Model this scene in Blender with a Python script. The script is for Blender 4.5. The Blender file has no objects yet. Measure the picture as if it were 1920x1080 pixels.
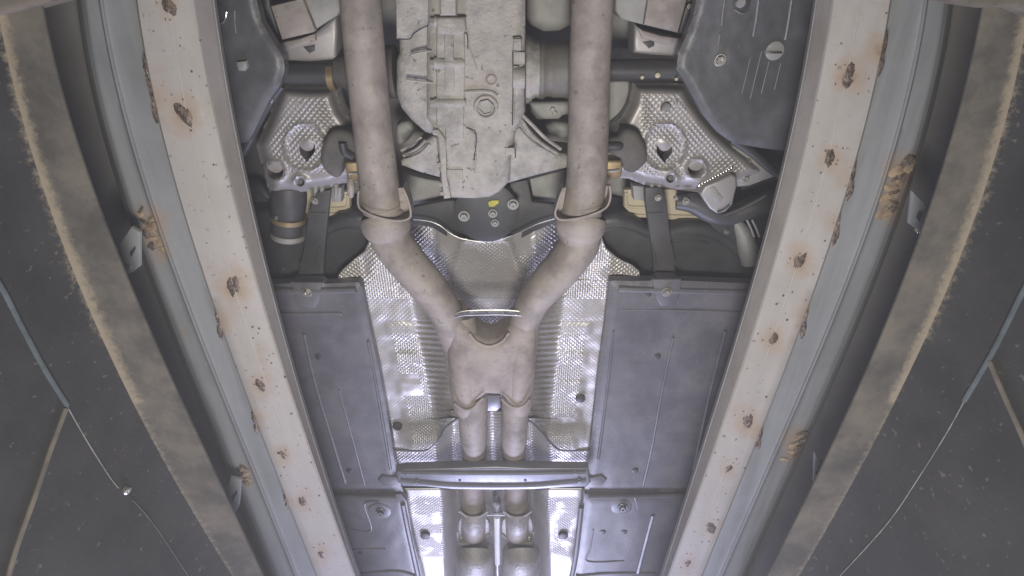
import bpy, bmesh, math, random
import numpy as np
from mathutils import noise as mnoise
from mathutils.geometry import delaunay_2d_cdt
from mathutils import Vector, Matrix
from mathutils.bvhtree import BVHTree
random.seed(7)
S = bpy.context.scene
COL = S.collection

# ------------------------------------------------------------------ camera, world, lamps, exposure
F = 1100.0                       # focal length in photo pixels (1920 wide)
TILT = math.radians(30.6)        # leaning from straight up towards the front of the car (+Y)
CT, ST = math.cos(TILT), math.sin(TILT)
cam_d = bpy.data.cameras.new('camera')
cam = bpy.data.objects.new('camera', cam_d); COL.objects.link(cam)
cam_d.sensor_width = 36.0; cam_d.lens = 36.0 * F / 1920.0
cam_d.clip_start = 0.02; cam_d.clip_end = 100
_r, _u, _f = Vector((1, 0, 0)), Vector((0, -CT, ST)), Vector((0, ST, CT))
cam.matrix_world = Matrix((( _r.x, _u.x, -_f.x, 0), (_r.y, _u.y, -_f.y, 0), (_r.z, _u.z, -_f.z, 0), (0, 0, 0, 1)))
S.camera = cam

W = bpy.data.worlds.new('World'); S.world = W; W.use_nodes = True
bg = W.node_tree.nodes['Background']
bg.inputs[0].default_value = (0.90, 0.92, 1.0, 1); bg.inputs[1].default_value = 0.075

def lamp(name, loc, target, size, power, color, shape='DISK'):
    d = bpy.data.lights.new(name, 'AREA'); d.shape = shape; d.size = size; d.energy = power; d.color = color
    o = bpy.data.objects.new(name, d); COL.objects.link(o); o.location = loc
    o.rotation_euler = (Vector(target) - Vector(loc)).to_track_quat('-Z', 'Y').to_euler()
    return o
lamp('inspection_lamp', (0.0, 0.42, -0.20), (0, 0.62, 1.0), 0.30, 12.9, (1.0, 0.965, 0.885))
lamp('pit_end_lamp', (0.0, 2.75, 0.05), (0, 1.35, 1.0), 0.75, 56.0, (0.66, 0.68, 1.0))

S.view_settings.view_transform = 'Standard'; S.view_settings.look = 'None'
S.view_settings.exposure = 0.0; S.view_settings.gamma = 1.0
S.render.engine = 'CYCLES'
S.cycles.use_denoising = True
S.cycles.max_bounces = 6

# ------------------------------------------------------------------ pixel <-> place
def ray(px, py):
    u = (px - 960.0) / F; v = (py - 540.0) / F
    return Vector((u, ST + v * CT, CT - v * ST))
def P(px, py, z):
    r = ray(px, py); return r * (z / r.z)
def mpp(px, py, z):              # metres covered by one photo pixel there
    return z / ray(px, py).z / F

# ------------------------------------------------------------------ materials
def mat(name, col, rough=0.6, metal=0.0, var=0.12, vscale=14.0, bump=0.0, bscale=120.0, dust=None, dust_amt=0.0,
        dust_scale=9.0, spec=0.5, dimple=0.0, dimple_pitch=0.0115, rust=None, streak=False, fleck=0.0, fleck_col=(.06, .05, .045)):
    m = bpy.data.materials.new(name); m.use_nodes = True
    nt = m.node_tree; N = nt.nodes; L = nt.links
    b = N['Principled BSDF']
    b.inputs['Roughness'].default_value = rough; b.inputs['Metallic'].default_value = metal
    b.inputs['Specular IOR Level'].default_value = spec
    geo = N.new('ShaderNodeNewGeometry')
    def noise(scale, detail=4, rough_=0.6, vec=None):
        n = N.new('ShaderNodeTexNoise'); n.inputs['Scale'].default_value = scale
        n.inputs['Detail'].default_value = detail; n.inputs['Roughness'].default_value = rough_
        L.new(vec if vec else geo.outputs['Position'], n.inputs['Vector']); return n
    def ramp(src, lo, hi):
        r = N.new('ShaderNodeMapRange'); r.inputs[1].default_value = lo; r.inputs[2].default_value = hi
        r.interpolation_type = 'SMOOTHSTEP'; L.new(src, r.inputs[0]); return r.outputs[0]
    def mix(fac, a, bb):
        x = N.new('ShaderNodeMix'); x.data_type = 'RGBA'
        if isinstance(fac, float): x.inputs[0].default_value = fac
        else: L.new(fac, x.inputs[0])
        for i, c in ((6, a), (7, bb)):
            if isinstance(c, tuple): x.inputs[i].default_value = (*c[:3], 1)
            else: L.new(c, x.inputs[i])
        return x.outputs[2]
    def mul(a, k):
        x = N.new('ShaderNodeMath'); x.operation = 'MULTIPLY'; L.new(a, x.inputs[0])
        if isinstance(k, float): x.inputs[1].default_value = k
        else: L.new(k, x.inputs[1])
        return x.outputs[0]
    vec = geo.outputs['Position']
    if streak:
        mp = N.new('ShaderNodeMapping'); mp.inputs['Scale'].default_value = (1, .06, 1); L.new(vec, mp.inputs['Vector']); svec = mp.outputs[0]
    else: svec = vec
    n1 = noise(vscale, 5, .6, svec)
    lo = tuple(c * (1 - var) for c in col); hi = tuple(min(1, c * (1 + var)) for c in col)
    c = mix(ramp(n1.outputs['Fac'], .3, .7), lo, hi)
    if dust:
        n2 = noise(dust_scale, 6, .65)
        c = mix(mul(ramp(n2.outputs['Fac'], .38, .68), float(dust_amt)), c, dust)
    if fleck:
        n3 = noise(95.0, 2, .5)
        c = mix(mul(ramp(n3.outputs['Fac'], .66, .74), float(fleck)), c, fleck_col)
    if rust:
        at = N.new('ShaderNodeAttribute'); at.attribute_name = 'rust'
        n4 = noise(rust[3], 6, .75); n5 = noise(150.0, 3, .7)
        ad = N.new('ShaderNodeMath'); ad.operation = 'MULTIPLY_ADD'; L.new(n4.outputs['Fac'], ad.inputs[0]); ad.inputs[1].default_value = .7
        L.new(at.outputs['Fac'], ad.inputs[2])
        k = ramp(ad.outputs[0], rust[4], rust[5])
        c = mix(mul(k, .75), c, rust[0])
        k2 = ramp(ad.outputs[0], 1.0, 1.35)
        c = mix(mul(k2, .8), c, mix(n5.outputs['Fac'], rust[1], rust[2]))
    L.new(c, b.inputs['Base Color'])
    nr = noise(vscale * 2.2, 4)
    rr = N.new('ShaderNodeMapRange'); rr.inputs[3].default_value = max(.05, rough - .1); rr.inputs[4].default_value = min(1, rough + .12)
    L.new(nr.outputs['Fac'], rr.inputs[0]); L.new(rr.outputs[0], b.inputs['Roughness'])
    nrm = None
    if bump:
        nb = noise(bscale, 5, .65)
        bp = N.new('ShaderNodeBump'); bp.inputs['Strength'].default_value = 1.0; bp.inputs['Distance'].default_value = bump
        L.new(nb.outputs['Fac'], bp.inputs['Height']); nrm = bp.outputs['Normal']
    if dimple:
        sp = N.new('ShaderNodeSeparateXYZ'); L.new(vec, sp.inputs[0])
        def M(op, a, bb=None):
            x = N.new('ShaderNodeMath'); x.operation = op
            for i, q in enumerate((a, bb)):
                if q is None: continue
                if isinstance(q, (int, float)): x.inputs[i].default_value = q
                else: L.new(q, x.inputs[i])
            return x.outputs[0]
        k = math.pi / dimple_pitch
        s1 = M('SINE', M('MULTIPLY', M('ADD', sp.outputs[0], sp.outputs[1]), k))
        s2 = M('SINE', M('MULTIPLY', M('SUBTRACT', sp.outputs[0], sp.outputs[1]), k))
        h = M('ABSOLUTE', M('MULTIPLY', s1, s2))
        nm = noise(22.0, 2); msk = ramp(nm.outputs['Fac'], .38, .52)
        at = N.new('ShaderNodeAttribute'); at.attribute_name = 'smooth'
        inv = M('SUBTRACT', 1.0, at.outputs['Fac'])
        h = M('MULTIPLY', M('MULTIPLY', h, inv), M('ADD', M('MULTIPLY', msk, .62), .38))
        bp2 = N.new('ShaderNodeBump'); bp2.inputs['Strength'].default_value = 1.0; bp2.inputs['Distance'].default_value = dimple
        L.new(h, bp2.inputs['Height'])
        if nrm: L.new(nrm, bp2.inputs['Normal'])
        nrm = bp2.outputs['Normal']
    if nrm: L.new(nrm, b.inputs['Normal'])
    return m

TAN = (.42, .37, .32)
RUST = ((.38, .275, .185), (.05, .035, .025), (.19, .12, .07), 38.0, .55, 1.15); DUSTY = ((.37, .31, .225), (.36, .31, .24), (.42, .28, .13), 120.0, .70, 1.05)
MT = dict(
 pipe=mat('dusty exhaust steel', (.27, .235, .215), .64, .1, .24, 22, .0008, 130, (.385, .34, .308), .85, 17, fleck=.9, fleck_col=(.19, .15, .12)),
 pipe_hot=mat('heat tinted exhaust steel', (.28, .238, .215), .62, .1, .22, 22, .0008, 130, (.385, .335, .30), .8, 16, fleck=.7, fleck_col=(.2, .14, .11)),
 cat=mat('grey converter steel', (.34, .325, .325), .48, .22, .2, 26, .0022, 120, (.40, .37, .34), .6, 30),
 cast=mat('dusty cast aluminium', (.345, .328, .308), .66, .1, .24, 42, .0022, 150, (.44, .40, .365), .6, 12, fleck=1.0, fleck_col=(.18, .17, .17)),
 castgrey=mat('grey cast metal', (.30, .295, .285), .6, .15, .12, 25, .0006, 160),
 shield=mat('dimpled aluminium shield', (.56, .54, .525), .40, .5, .08, 10, 0.0003, 60, TAN, .45, 9, dimple=.0017, dimple_pitch=.0098),
 plate=mat('dimpled aluminium plate', (.345, .328, .325), .44, .35, .06, 12, 0, 60, TAN, .2, 9, dimple=.0014, dimple_pitch=.0105),
 plain=mat('plain aluminium', (.36, .342, .347), .45, .3, .08, 12, .0002, 90, TAN, .25, 9),
 whiteglint=mat('white lamp glint', (.85, .85, .86), .4, .2, .03, 20, 0),  # white base colour stands in for reflected lamp light
 alu=mat('bright metal', (.75, .74, .74), .22, .95, .05, 20, 0),
 steel=mat('satin steel', (.21, .21, .235), .40, .5, .08, 18, .0002, 90),
 bolt=mat('zinc bolt', (.55, .53, .50), .35, .8, .12, 60, .0003, 200),
 gold=mat('yellow passivated steel', (.38, .29, .17), .4, .55, .15, 30, .0002, 90),
 black=mat('black plastic', (.045, .045, .049), .48, 0, .15, 12, .0003, 90, (.095, .092, .09), .5, 8),
 tank=mat('black plastic tank', (.036, .036, .040), .45, 0, .15, 12, .0002, 60, (.075, .075, .08), .5, 6),
 panel=mat('dark grey plastic panel', (.108, .106, .122), .42, 0, .14, 8, .0004, 140, (.175, .168, .175), .65, 11, fleck=.35, fleck_col=(.24, .225, .21)),
 splash=mat('scuffed dark plastic', (.070, .070, .074), .40, 0, .12, 8, .0003, 140, (.14, .14, .155), .7, 9, streak=True),
 rubber=mat('dusty rubber', (.085, .080, .075), .8, 0, .2, 25, .0006, 120, (.19, .17, .15), .4, 10),
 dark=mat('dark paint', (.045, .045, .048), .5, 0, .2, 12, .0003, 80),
 floor=mat('grey seam sealed floor', (.33, .32, .305), .7, 0, .1, 10, .0006, 60),
 cream=mat('cream sealed floor', (.56, .49, .36), .65, 0, .08, 20, .0006, 90),
 white=mat('pale painted steel', (.43, .405, .385), .55, .1, .09, 14, .0003, 120, (.36, .33, .30), .6, 7, rust=RUST, fleck=.8, fleck_col=(.17, .13, .11), streak=True),
 lip=mat('edge of painted steel', (.43, .405, .375), .55, .1, .12, 14, .0003, 120, (.25, .20, .16), .4, 8, rust=RUST, streak=True),
 galv=mat('galvanised channel', (.29, .30, .305), .45, .25, .16, 34, .0002, 90, (.36, .37, .39), .5, 5, rust=RUST, streak=True),
 beam=mat('weathered steel beam', (.098, .092, .082), .62, .1, .22, 9, .0008, 70, (.195, .168, .135), .75, 9, rust=DUSTY),
 wall=mat('black painted wall', (.019, .019, .0195), .75, 0, .3, 10, .0006, 90, (.042, .040, .037), .5, 7, rust=DUSTY, fleck=.25, fleck_col=(.3, .27, .22)),
 weld=mat('rusty weld', (.19, .145, .11), .45, .5, .6, 170, .0022, 240, (.09, .07, .06), .7, 90),
 weldtan=mat('burnt weld patch', (.36, .27, .17), .6, .2, .3, 70, .0012, 150, (.16, .11, .08), .7, 60),
 conduit=mat('blue grey conduit', (.075, .095, .102), .5, 0, .25, 30, .0004, 90),
 tape=mat('tan strip', (.13, .112, .09), .7, 0, .25, 30, .0005, 90),
 crack=mat('pale joint filler', (.20, .20, .19), .7, 0, .35, 60, .0005, 90),
 concrete=mat('concrete', (.22, .21, .20), .85, 0, .15, 6, .001, 40),
 yellow=mat('yellow paint mark', (.45, .42, .06), .6, 0, .1, 60),
 red=mat('reddish seal', (.38, .19, .17), .6, 0, .1, 60),
 boot=mat('brown grey rubber boot', (.17, .16, .145), .6, 0, .12, 40, .0004, 90),
)

# ------------------------------------------------------------------ mesh helpers
WL = {}
def link_thing(name, loc, label, cat, group=None):
    o = bpy.data.objects.new(name, None); COL.objects.link(o); o.empty_display_size = .1
    o.location = loc; WL[o.name] = Vector(loc)
    o['label'] = label; o['category'] = cat
    if group: o['group'] = group
    return o
def obj(name, bm, m, parent=None, smooth=True, label=None, kind=None, cat=None, group=None, angle=40):
    bmesh.ops.recalc_face_normals(bm, faces=bm.faces)
    c = Vector((0, 0, 0))
    for v in bm.verts: c += v.co
    c /= max(1, len(bm.verts))
    for v in bm.verts: v.co -= c
    me = bpy.data.meshes.new(name); bm.to_mesh(me); bm.free()
    if smooth:
        for p in me.polygons: p.use_smooth = True
        try: me.set_sharp_from_angle(angle=math.radians(angle))
        except Exception: pass
    me.materials.append(m)
    o = bpy.data.objects.new(name, me); COL.objects.link(o)
    WL[o.name] = c.copy()
    if parent:
        o.parent = parent; o.location = c - WL[parent.name]
    else: o.location = c
    for k, v in (('label', label), ('kind', kind), ('category', cat), ('group', group)):
        if v: o[k] = v
    return o
def catmull(pts, sub, closed=False):
    if sub <= 1: return [tuple(p) for p in pts]
    n = len(pts); out = []
    rng = range(n) if closed else range(n - 1)
    for i in rng:
        g = (lambda j: pts[j % n]) if closed else (lambda j: pts[min(max(j, 0), n - 1)])
        p0, p1, p2, p3 = g(i - 1), g(i), g(i + 1), g(i + 2)
        for k in range(sub):
            t = k / sub
            out.append(tuple(.5 * (2 * b + (c - a) * t + (2 * a - 5 * b + 4 * c - d) * t * t + (3 * b - a - 3 * c + d) * t ** 3)
                             for a, b, c, d in zip(p0, p1, p2, p3)))
    if not closed: out.append(tuple(pts[-1]))
    return out
def prism(bm, poly, z0, z1, bev=0.0, seg=2, sub=0, holes=(), tilt=None):
    """polygon traced at height z0, extruded straight up to z1; bevel on its lower rim"""
    pts = catmull(poly, sub, True) if sub else poly
    def loop(pl):
        vs = [bm.verts.new(P(x, y, z0 + (tilt(x, y) if tilt else 0))) for x, y in pl]
        return vs, [bm.edges.new((vs[i], vs[(i + 1) % len(vs)])) for i in range(len(vs))]
    vs, es = loop(pts); alle = list(es); allv = list(vs)
    if holes:
        for h in holes:
            hv, he = loop(h); alle += he; allv += hv
        r = bmesh.ops.triangle_fill(bm, use_beauty=True, use_dissolve=False, edges=alle)
        faces = [g for g in r['geom'] if isinstance(g, bmesh.types.BMFace)]
    else:
        f = bm.faces.new(vs); faces = [f]
    ex = bmesh.ops.extrude_face_region(bm, geom=faces, use_keep_orig=True)
    top = [g for g in ex['geom'] if isinstance(g, bmesh.types.BMVert)]
    ts = set(top)
    for v in top: v.co.z += (z1 - z0)
    # extrude keeps the original rim below
    if bev:
        es = [e for e in es if e.is_valid]
        # the moved copy is the upper one; the traced loop stays at z0
        bmesh.ops.bevel(bm, geom=es, offset=bev, segments=seg, profile=.5, affect='EDGES', clamp_overlap=True)
    return bm
def circ(px, py, r, n=20, ry=None):
    ry = ry or r
    return [(px + r * math.cos(2 * math.pi * i / n), py + ry * math.sin(2 * math.pi * i / n)) for i in range(n)]
def sweep(bm, path, radii, seg=14, cap=True, flat=1.0):
    n = len(path); rings = []
    prev = None
    for i in range(n):
        t = (path[min(i + 1, n - 1)] - path[max(i - 1, 0)]).normalized()
        if prev is None:
            a = t.cross(Vector((0, 0, 1)))
            if a.length < 1e-3: a = t.cross(Vector((0, 1, 0)))
            a.normalize()
        else:
            a = (prev - t * prev.dot(t)).normalized()
        prev = a; b = t.cross(a)
        rings.append([bm.verts.new(path[i] + (a * math.cos(2 * math.pi * k / seg) + b * flat * math.sin(2 * math.pi * k / seg)) * radii[i]) for k in range(seg)])
    for i in range(n - 1):
        for k in range(seg):
            bm.faces.new((rings[i][k], rings[i][(k + 1) % seg], rings[i + 1][(k + 1) % seg], rings[i + 1][k]))
    if cap: bm.faces.new(rings[0][::-1]); bm.faces.new(rings[-1])
    return bm
def tube(bm, pts, seg=14, sub=6, cap=True):
    """pts: (px, py, width in px, z)"""
    q = catmull(pts, sub)
    return sweep(bm, [P(x, y, z) for x, y, w, z in q], [w / 2 * mpp(x, y, z) for x, y, w, z in q], seg, cap)
def wire(bm, pts, w, z, seg=8, sub=4, closed=False):
    q = catmull([(x, y, w, z) for x, y in pts], sub, closed)
    if closed: q.append(q[0])
    return sweep(bm, [P(x, y, zz) for x, y, ww, zz in q], [ww / 2 * mpp(x, y, zz) for x, y, ww, zz in q], seg)
def lathe(bm, centre, axis, prof, seg=28):
    """prof: (distance along axis, radius)"""
    ax = axis.normalized(); a = ax.orthogonal().normalized(); b = ax.cross(a); rings = []
    for d, r in prof:
        if r < 1e-6: rings.append([bm.verts.new(centre + ax * d)])
        else: rings.append([bm.verts.new(centre + ax * d + (a * math.cos(2 * math.pi * k / seg) + b * math.sin(2 * math.pi * k / seg)) * r) for k in range(seg)])
    for p, q in zip(rings, rings[1:]):
        if len(p) == 1 and len(q) == 1: continue
        for k in range(seg):
            j = (k + 1) % seg
            if len(p) == 1: bm.faces.new((p[0], q[j], q[k]))
            elif len(q) == 1: bm.faces.new((p[k], p[j], q[0]))
            else: bm.faces.new((p[k], p[j], q[j], q[k]))
    return bm
DOWN = Vector((0, 0, -1)); XAX = Vector((1, 0, 0)); YAX = Vector((0, 1, 0))
def bolt(name, px, py, z, r, parent, m='bolt', label=None):
    """bolt head with washer, r in px"""
    R = r * mpp(px, py, z); bm = bmesh.new(); c = P(px, py, z)
    lathe(bm, c, DOWN, [(-.006, 0), (-.006, R), (R * .12, R), (R * .2, R * .92), (R * .2, R * .68)], 20)
    lathe(bm, c, DOWN, [(R * .2, R * .66), (R * .62, R * .66), (R * .72, R * .56), (R * .72, R * .28), (R * .45, R * .24), (R * .45, 0)], 6)
    return obj(name, bm, MT[m], parent, label=label, angle=30)
def disc(name, px, py, z, r, h, parent, m, seg=24, dome=.3):
    R = r * mpp(px, py, z); bm = bmesh.new()
    lathe(bm, P(px, py, z), DOWN, [(-.01, 0), (-.01, R), (h * (1 - dome), R), (h, R * .8), (h, 0)], seg)
    return obj(name, bm, MT[m], parent)
def ring(name, px, py, z, r, w, parent, m, ry=None):
    bm = bmesh.new(); wire(bm, circ(px, py, r, 24, ry), w, z, 8, 1, True)
    return obj(name, bm, MT[m], parent)
def slab(name, poly, z0, z1, m, parent, bev=.004, seg=2, sub=0, holes=(), **k):
    bm = bmesh.new(); prism(bm, poly, z0, z1, bev, seg, sub, holes); return obj(name, bm, MT[m], parent, **k)
def rib(name, pts, w, z, m, parent, **k):
    bm = bmesh.new(); wire(bm, pts, w, z); return obj(name, bm, MT[m], parent, **k)
def pipe(name, pts, m, parent, seg=24, sub=6, **k):
    bm = bmesh.new(); tube(bm, pts, seg, sub); return obj(name, bm, MT[m], parent, **k)
def box_w(bm, x0, x1, y0, y1, z0, z1):
    v = [bm.verts.new((x, y, z)) for z in (z0, z1) for y in (y0, y1) for x in (x0, x1)]
    for q in ((0, 1, 3, 2), (4, 6, 7, 5), (0, 4, 5, 1), (2, 3, 7, 6), (0, 2, 6, 4), (1, 5, 7, 3)): bm.faces.new([v[i] for i in q])
    return bm
def interp(tab, y):
    if y <= tab[0][0]: (y0, x0), (y1, x1) = tab[0], tab[1]
    elif y >= tab[-1][0]: (y0, x0), (y1, x1) = tab[-2], tab[-1]
    else:
        for (y0, x0), (y1, x1) in zip(tab, tab[1:]):
            if y0 <= y <= y1: break
    return x0 + (x1 - x0) * (y - y0) / (y1 - y0)
_fit = {}
def smooth_tab(tab, sub=6):      # (y, x) table: one smooth curve through the traced points
    k = tuple(tab)
    if k not in _fit:
        ys = [(y - 540) / 540 for y, x in tab]; co = np.polyfit(ys, [x for y, x in tab], 3)
        _fit[k] = [(y, float(np.polyval(co, (min(1.15, max(-1.15, (y - 540) / 540)))))) for y in range(-80, 1161, 20)]
    return _fit[k]
def sstep(a, b, x):
    t = min(1, max(0, (x - a) / (b - a))); return t * t * (3 - 2 * t)

def inside(x, y, poly):
    r = False; n = len(poly); j = n - 1
    for i in range(n):
        xi, yi = poly[i]; xj, yj = poly[j]
        if (yi > y) != (yj > y) and x < (xj - xi) * (y - yi) / (yj - yi) + xi: r = not r
        j = i
    return r
def edge_dist(x, y, poly):
    d = 1e9; n = len(poly)
    for i in range(n):
        ax, ay = poly[i]; bx, by = poly[(i + 1) % n]; dx, dy = bx - ax, by - ay
        t = max(0, min(1, ((x - ax) * dx + (y - ay) * dy) / max(1e-9, dx * dx + dy * dy)))
        d = min(d, math.hypot(x - ax - t * dx, y - ay - t * dy))
    return d
def relief(name, poly, zf, step, m, parent, holes=(), depth=.02, sf=None, sub=0, angle=50, **k):
    """pressed sheet: outline and holes cut cleanly, height zf(x, y, distance to the rim), a skirt turned up all round"""
    poly = catmull(poly, sub, True) if sub else poly
    def dens(pl):
        out = []
        for i in range(len(pl)):
            a, c = pl[i], pl[(i + 1) % len(pl)]; n = max(1, int(math.hypot(c[0] - a[0], c[1] - a[1]) / step + .5))
            out += [(a[0] + (c[0] - a[0]) * t / n, a[1] + (c[1] - a[1]) * t / n) for t in range(n)]
        return out
    loops = [dens(poly)] + [dens(q) for q in holes]; pts = []; edges = []
    for lp in loops:
        s = len(pts); pts += lp; edges += [(s + i, s + (i + 1) % len(lp)) for i in range(len(lp))]
    xs = [p[0] for p in poly]; ys = [p[1] for p in poly]; y = min(ys); r = 0
    while y < max(ys):
        x = min(xs) + (step / 2 if r % 2 else 0)
        while x < max(xs):
            if inside(x, y, poly) and not any(inside(x, y, q) for q in holes) and edge_dist(x, y, poly) > step * .45 and all(edge_dist(x, y, q) > step * .45 for q in holes): pts.append((x, y))
            x += step
        y += step * .87; r += 1
    vs, es, fs, *_ = delaunay_2d_cdt([Vector(p) for p in pts], edges, [], 0, 1e-4)
    bm = bmesh.new(); lay = bm.verts.layers.float.new('smooth'); bv = []
    for v in vs:
        d = edge_dist(v.x, v.y, poly); q = bm.verts.new(P(v.x, v.y, zf(v.x, v.y, d))); q[lay] = sf(v.x, v.y, d) if sf else 0; bv.append(q)
    for f in fs:
        cx = sum(vs[i].x for i in f) / len(f); cy = sum(vs[i].y for i in f) / len(f)
        if inside(cx, cy, poly) and not any(inside(cx, cy, q) for q in holes): bm.faces.new([bv[i] for i in f])
    for v in list(bm.verts):
        if not v.link_faces: bm.verts.remove(v)
    rim = [e for e in bm.edges if len(e.link_faces) == 1]
    ex = bmesh.ops.extrude_edge_only(bm, edges=rim)
    for g in ex['geom']:
        if isinstance(g, bmesh.types.BMVert): g.co.z += depth; g[lay] = 1
    return obj(name, bm, MT[m], parent, angle=angle, **k)

# ------------------------------------------------------------------ the pit: rails, beams, walls
def loft(cols, spots=(), y0=-130, y1=1330, step=11, ext=True, edge_rust=None):
    """cols: list of (table of (py, px), z); lofted into one sheet, run on in the world beyond the traced part"""
    bm = bmesh.new(); lay = bm.verts.layers.float.new('rust')
    ys = [y0 + i * step for i in range(int((y1 - y0) / step) + 1)]
    tabs = [(smooth_tab(t), z) for t, z in cols]
    # crosswise subdivision
    fine = []
    for (ta, za), (tb, zb) in zip(tabs, tabs[1:]):
        n = 5
        for k in range(n): fine.append((ta, tb, za, zb, k / n))
    fine.append((tabs[-1][0], tabs[-1][0], tabs[-1][1], tabs[-1][1], 0.0))
    rows = []
    for y in ys:
        row = []
        for j, (ta, tb, za, zb, t) in enumerate(fine):
            a = P(interp(ta, y), y, za); b = P(interp(tb, y), y, zb)
            # travel at equal world Y so that the cross-section stays square to the rail
            co = a.lerp(b, t); v = bm.verts.new(co)
            x = interp(ta, y) * (1 - t) + interp(tb, y) * t; r = 0
            for sx, sy, sr, sa in spots:
                d = math.hypot(x - sx, (y - sy) * .8) / sr
                if d < 1: r = max(r, sa * .92 * (1 - d) ** 1.0)
            if edge_rust: r = max(r, edge_rust(j / (len(fine) - 1), y))
            v[lay] = r; row.append(v)
        rows.append(row)
    if ext:
        last = rows[-1]; prev = rows[-12]
        new = [bm.verts.new(v.co + (v.co - p.co).normalized() * 3.5) for v, p in zip(last, prev)]
        rows.append(new)
        first = rows[0]; nxt = rows[12]
        new = [bm.verts.new(v.co + (v.co - p.co).normalized() * 1.5) for v, p in zip(first, nxt)]
        rows.insert(0, new)
    for a, b in zip(rows, rows[1:]):
        for i in range(len(a) - 1): bm.faces.new((a[i], a[i + 1], b[i + 1], b[i]))
    return bm
def off(tab, d, f=0.0): return [(y, x + d + f * (y - 540) / 540) for y, x in tab]
# traced edges, (py, px)
LE = dict(
 inner=[(0, 400), (120, 418), (270, 445), (485, 492), (610, 527), (745, 564), (880, 604), (990, 640), (1080, 671)],
 lip=[(0, 364), (120, 385), (220, 404), (330, 428), (430, 453), (530, 480), (640, 515), (740, 546), (850, 583), (960, 622), (1080, 664)],
 wout=[(0, 256), (125, 274), (250, 306), (400, 346), (540, 389), (640, 420), (740, 464), (840, 500), (960, 548), (1080, 592)],
 ridge=[(0, 190), (140, 215), (270, 246), (400, 291), (540, 341), (700, 402), (880, 472), (1080, 556)],
 turn=[(0, 162), (150, 183), (280, 214), (400, 256), (540, 306), (700, 366), (880, 440), (1080, 522)],
 bin=[(0, 76), (115, 107), (225, 135), (300, 161), (395, 190), (465, 215), (540, 245), (665, 300), (760, 350), (920, 425), (1080, 492)],
 bout=[(0, -12), (75, 2), (170, 21), (270, 51), (370, 85), (450, 114), (540, 145), (615, 175), (705, 220), (760, 250), (820, 280), (885, 320), (950, 352), (1020, 395), (1075, 430)],
)
RE = dict(
 inner=[(0, 1532), (140, 1505), (270, 1481), (440, 1439), (540, 1411), (640, 1381), (770, 1341), (860, 1311), (960, 1280), (1080, 1243)],
 lip=[(0, 1563), (120, 1541), (240, 1516), (350, 1491), (450, 1464), (540, 1440), (640, 1408), (770, 1362), (860, 1331), (960, 1298), (1080, 1254)],
 wout=[(0, 1671), (100, 1654), (200, 1630), (330, 1595), (440, 1565), (540, 1529), (640, 1492), (740, 1452), (820, 1421), (960, 1366), (1080, 1316)],
 ridge=[(0, 1737), (130, 1712), (270, 1677), (380, 1643), (500, 1601), (540, 1586), (670, 1531), (800, 1473), (970, 1402), (1080, 1352)],
 turn=[(0, 1772), (130, 1748), (270, 1714), (380, 1681), (500, 1637), (670, 1566), (800, 1508), (970, 1432), (1080, 1382)],
 bin=[(0, 1842), (140, 1816), (250, 1787), (370, 1747), (540, 1686), (625, 1650), (720, 1610), (810, 1575), (900, 1530), (990, 1480), (1080, 1437)],
 bout=[(0, 1938), (80, 1921), (150, 1907), (270, 1881), (370, 1847), (470, 1806), (540, 1778), (605, 1750), (685, 1720), (730, 1692), (820, 1650), (865, 1622), (925, 1590), (970, 1560), (1075, 1506)],
)
LSPOT = [(345, 215, 62, 1.0), (316, 8, 55, .8), (438, 537, 62, 1.0), (488, 722, 42, .9), (530, 853, 36, .85), (567, 940, 38, .9), (603, 1040, 34, .8),
         (292, 185, 60, .8), (300, 130, 50, .5), (412, 600, 48, .85), (480, 785, 40, .75), (533, 935, 28, .7), (470, 480, 22, .35), (378, 130, 20, .5)]
RSPOT = [(1592, 143, 60, 1.0), (1557, 297, 50, .9), (1499, 490, 52, 1.0), (1451, 635, 44, .9), (1402, 790, 50, .95), (1365, 879, 34, .85), (1332, 990, 44, .7), (1290, 1056, 30, .8),
         (1648, 95, 60, .9), (1590, 330, 60, .75), (1566, 420, 50, .7), (1510, 595, 52, .9), (1425, 815, 40, .8), (1455, 420, 60, .45), (1355, 985, 40, .6), (1660, 40, 60, .4)]
LJ = [(285, 425, 60, 1.0), (300, 470, 45, .9), (458, 892, 42, .85), (340, 625, 25, .7), (262, 385, 40, .6)]
RJ = [(1690, 330, 70, 1.0), (1672, 385, 58, 1.0), (1492, 836, 56, 1.0), (1680, 90, 60, .45), (1715, 300, 50, .7)]
WALL_BVH = {}
SPECKS = []; WALL = {}
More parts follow.
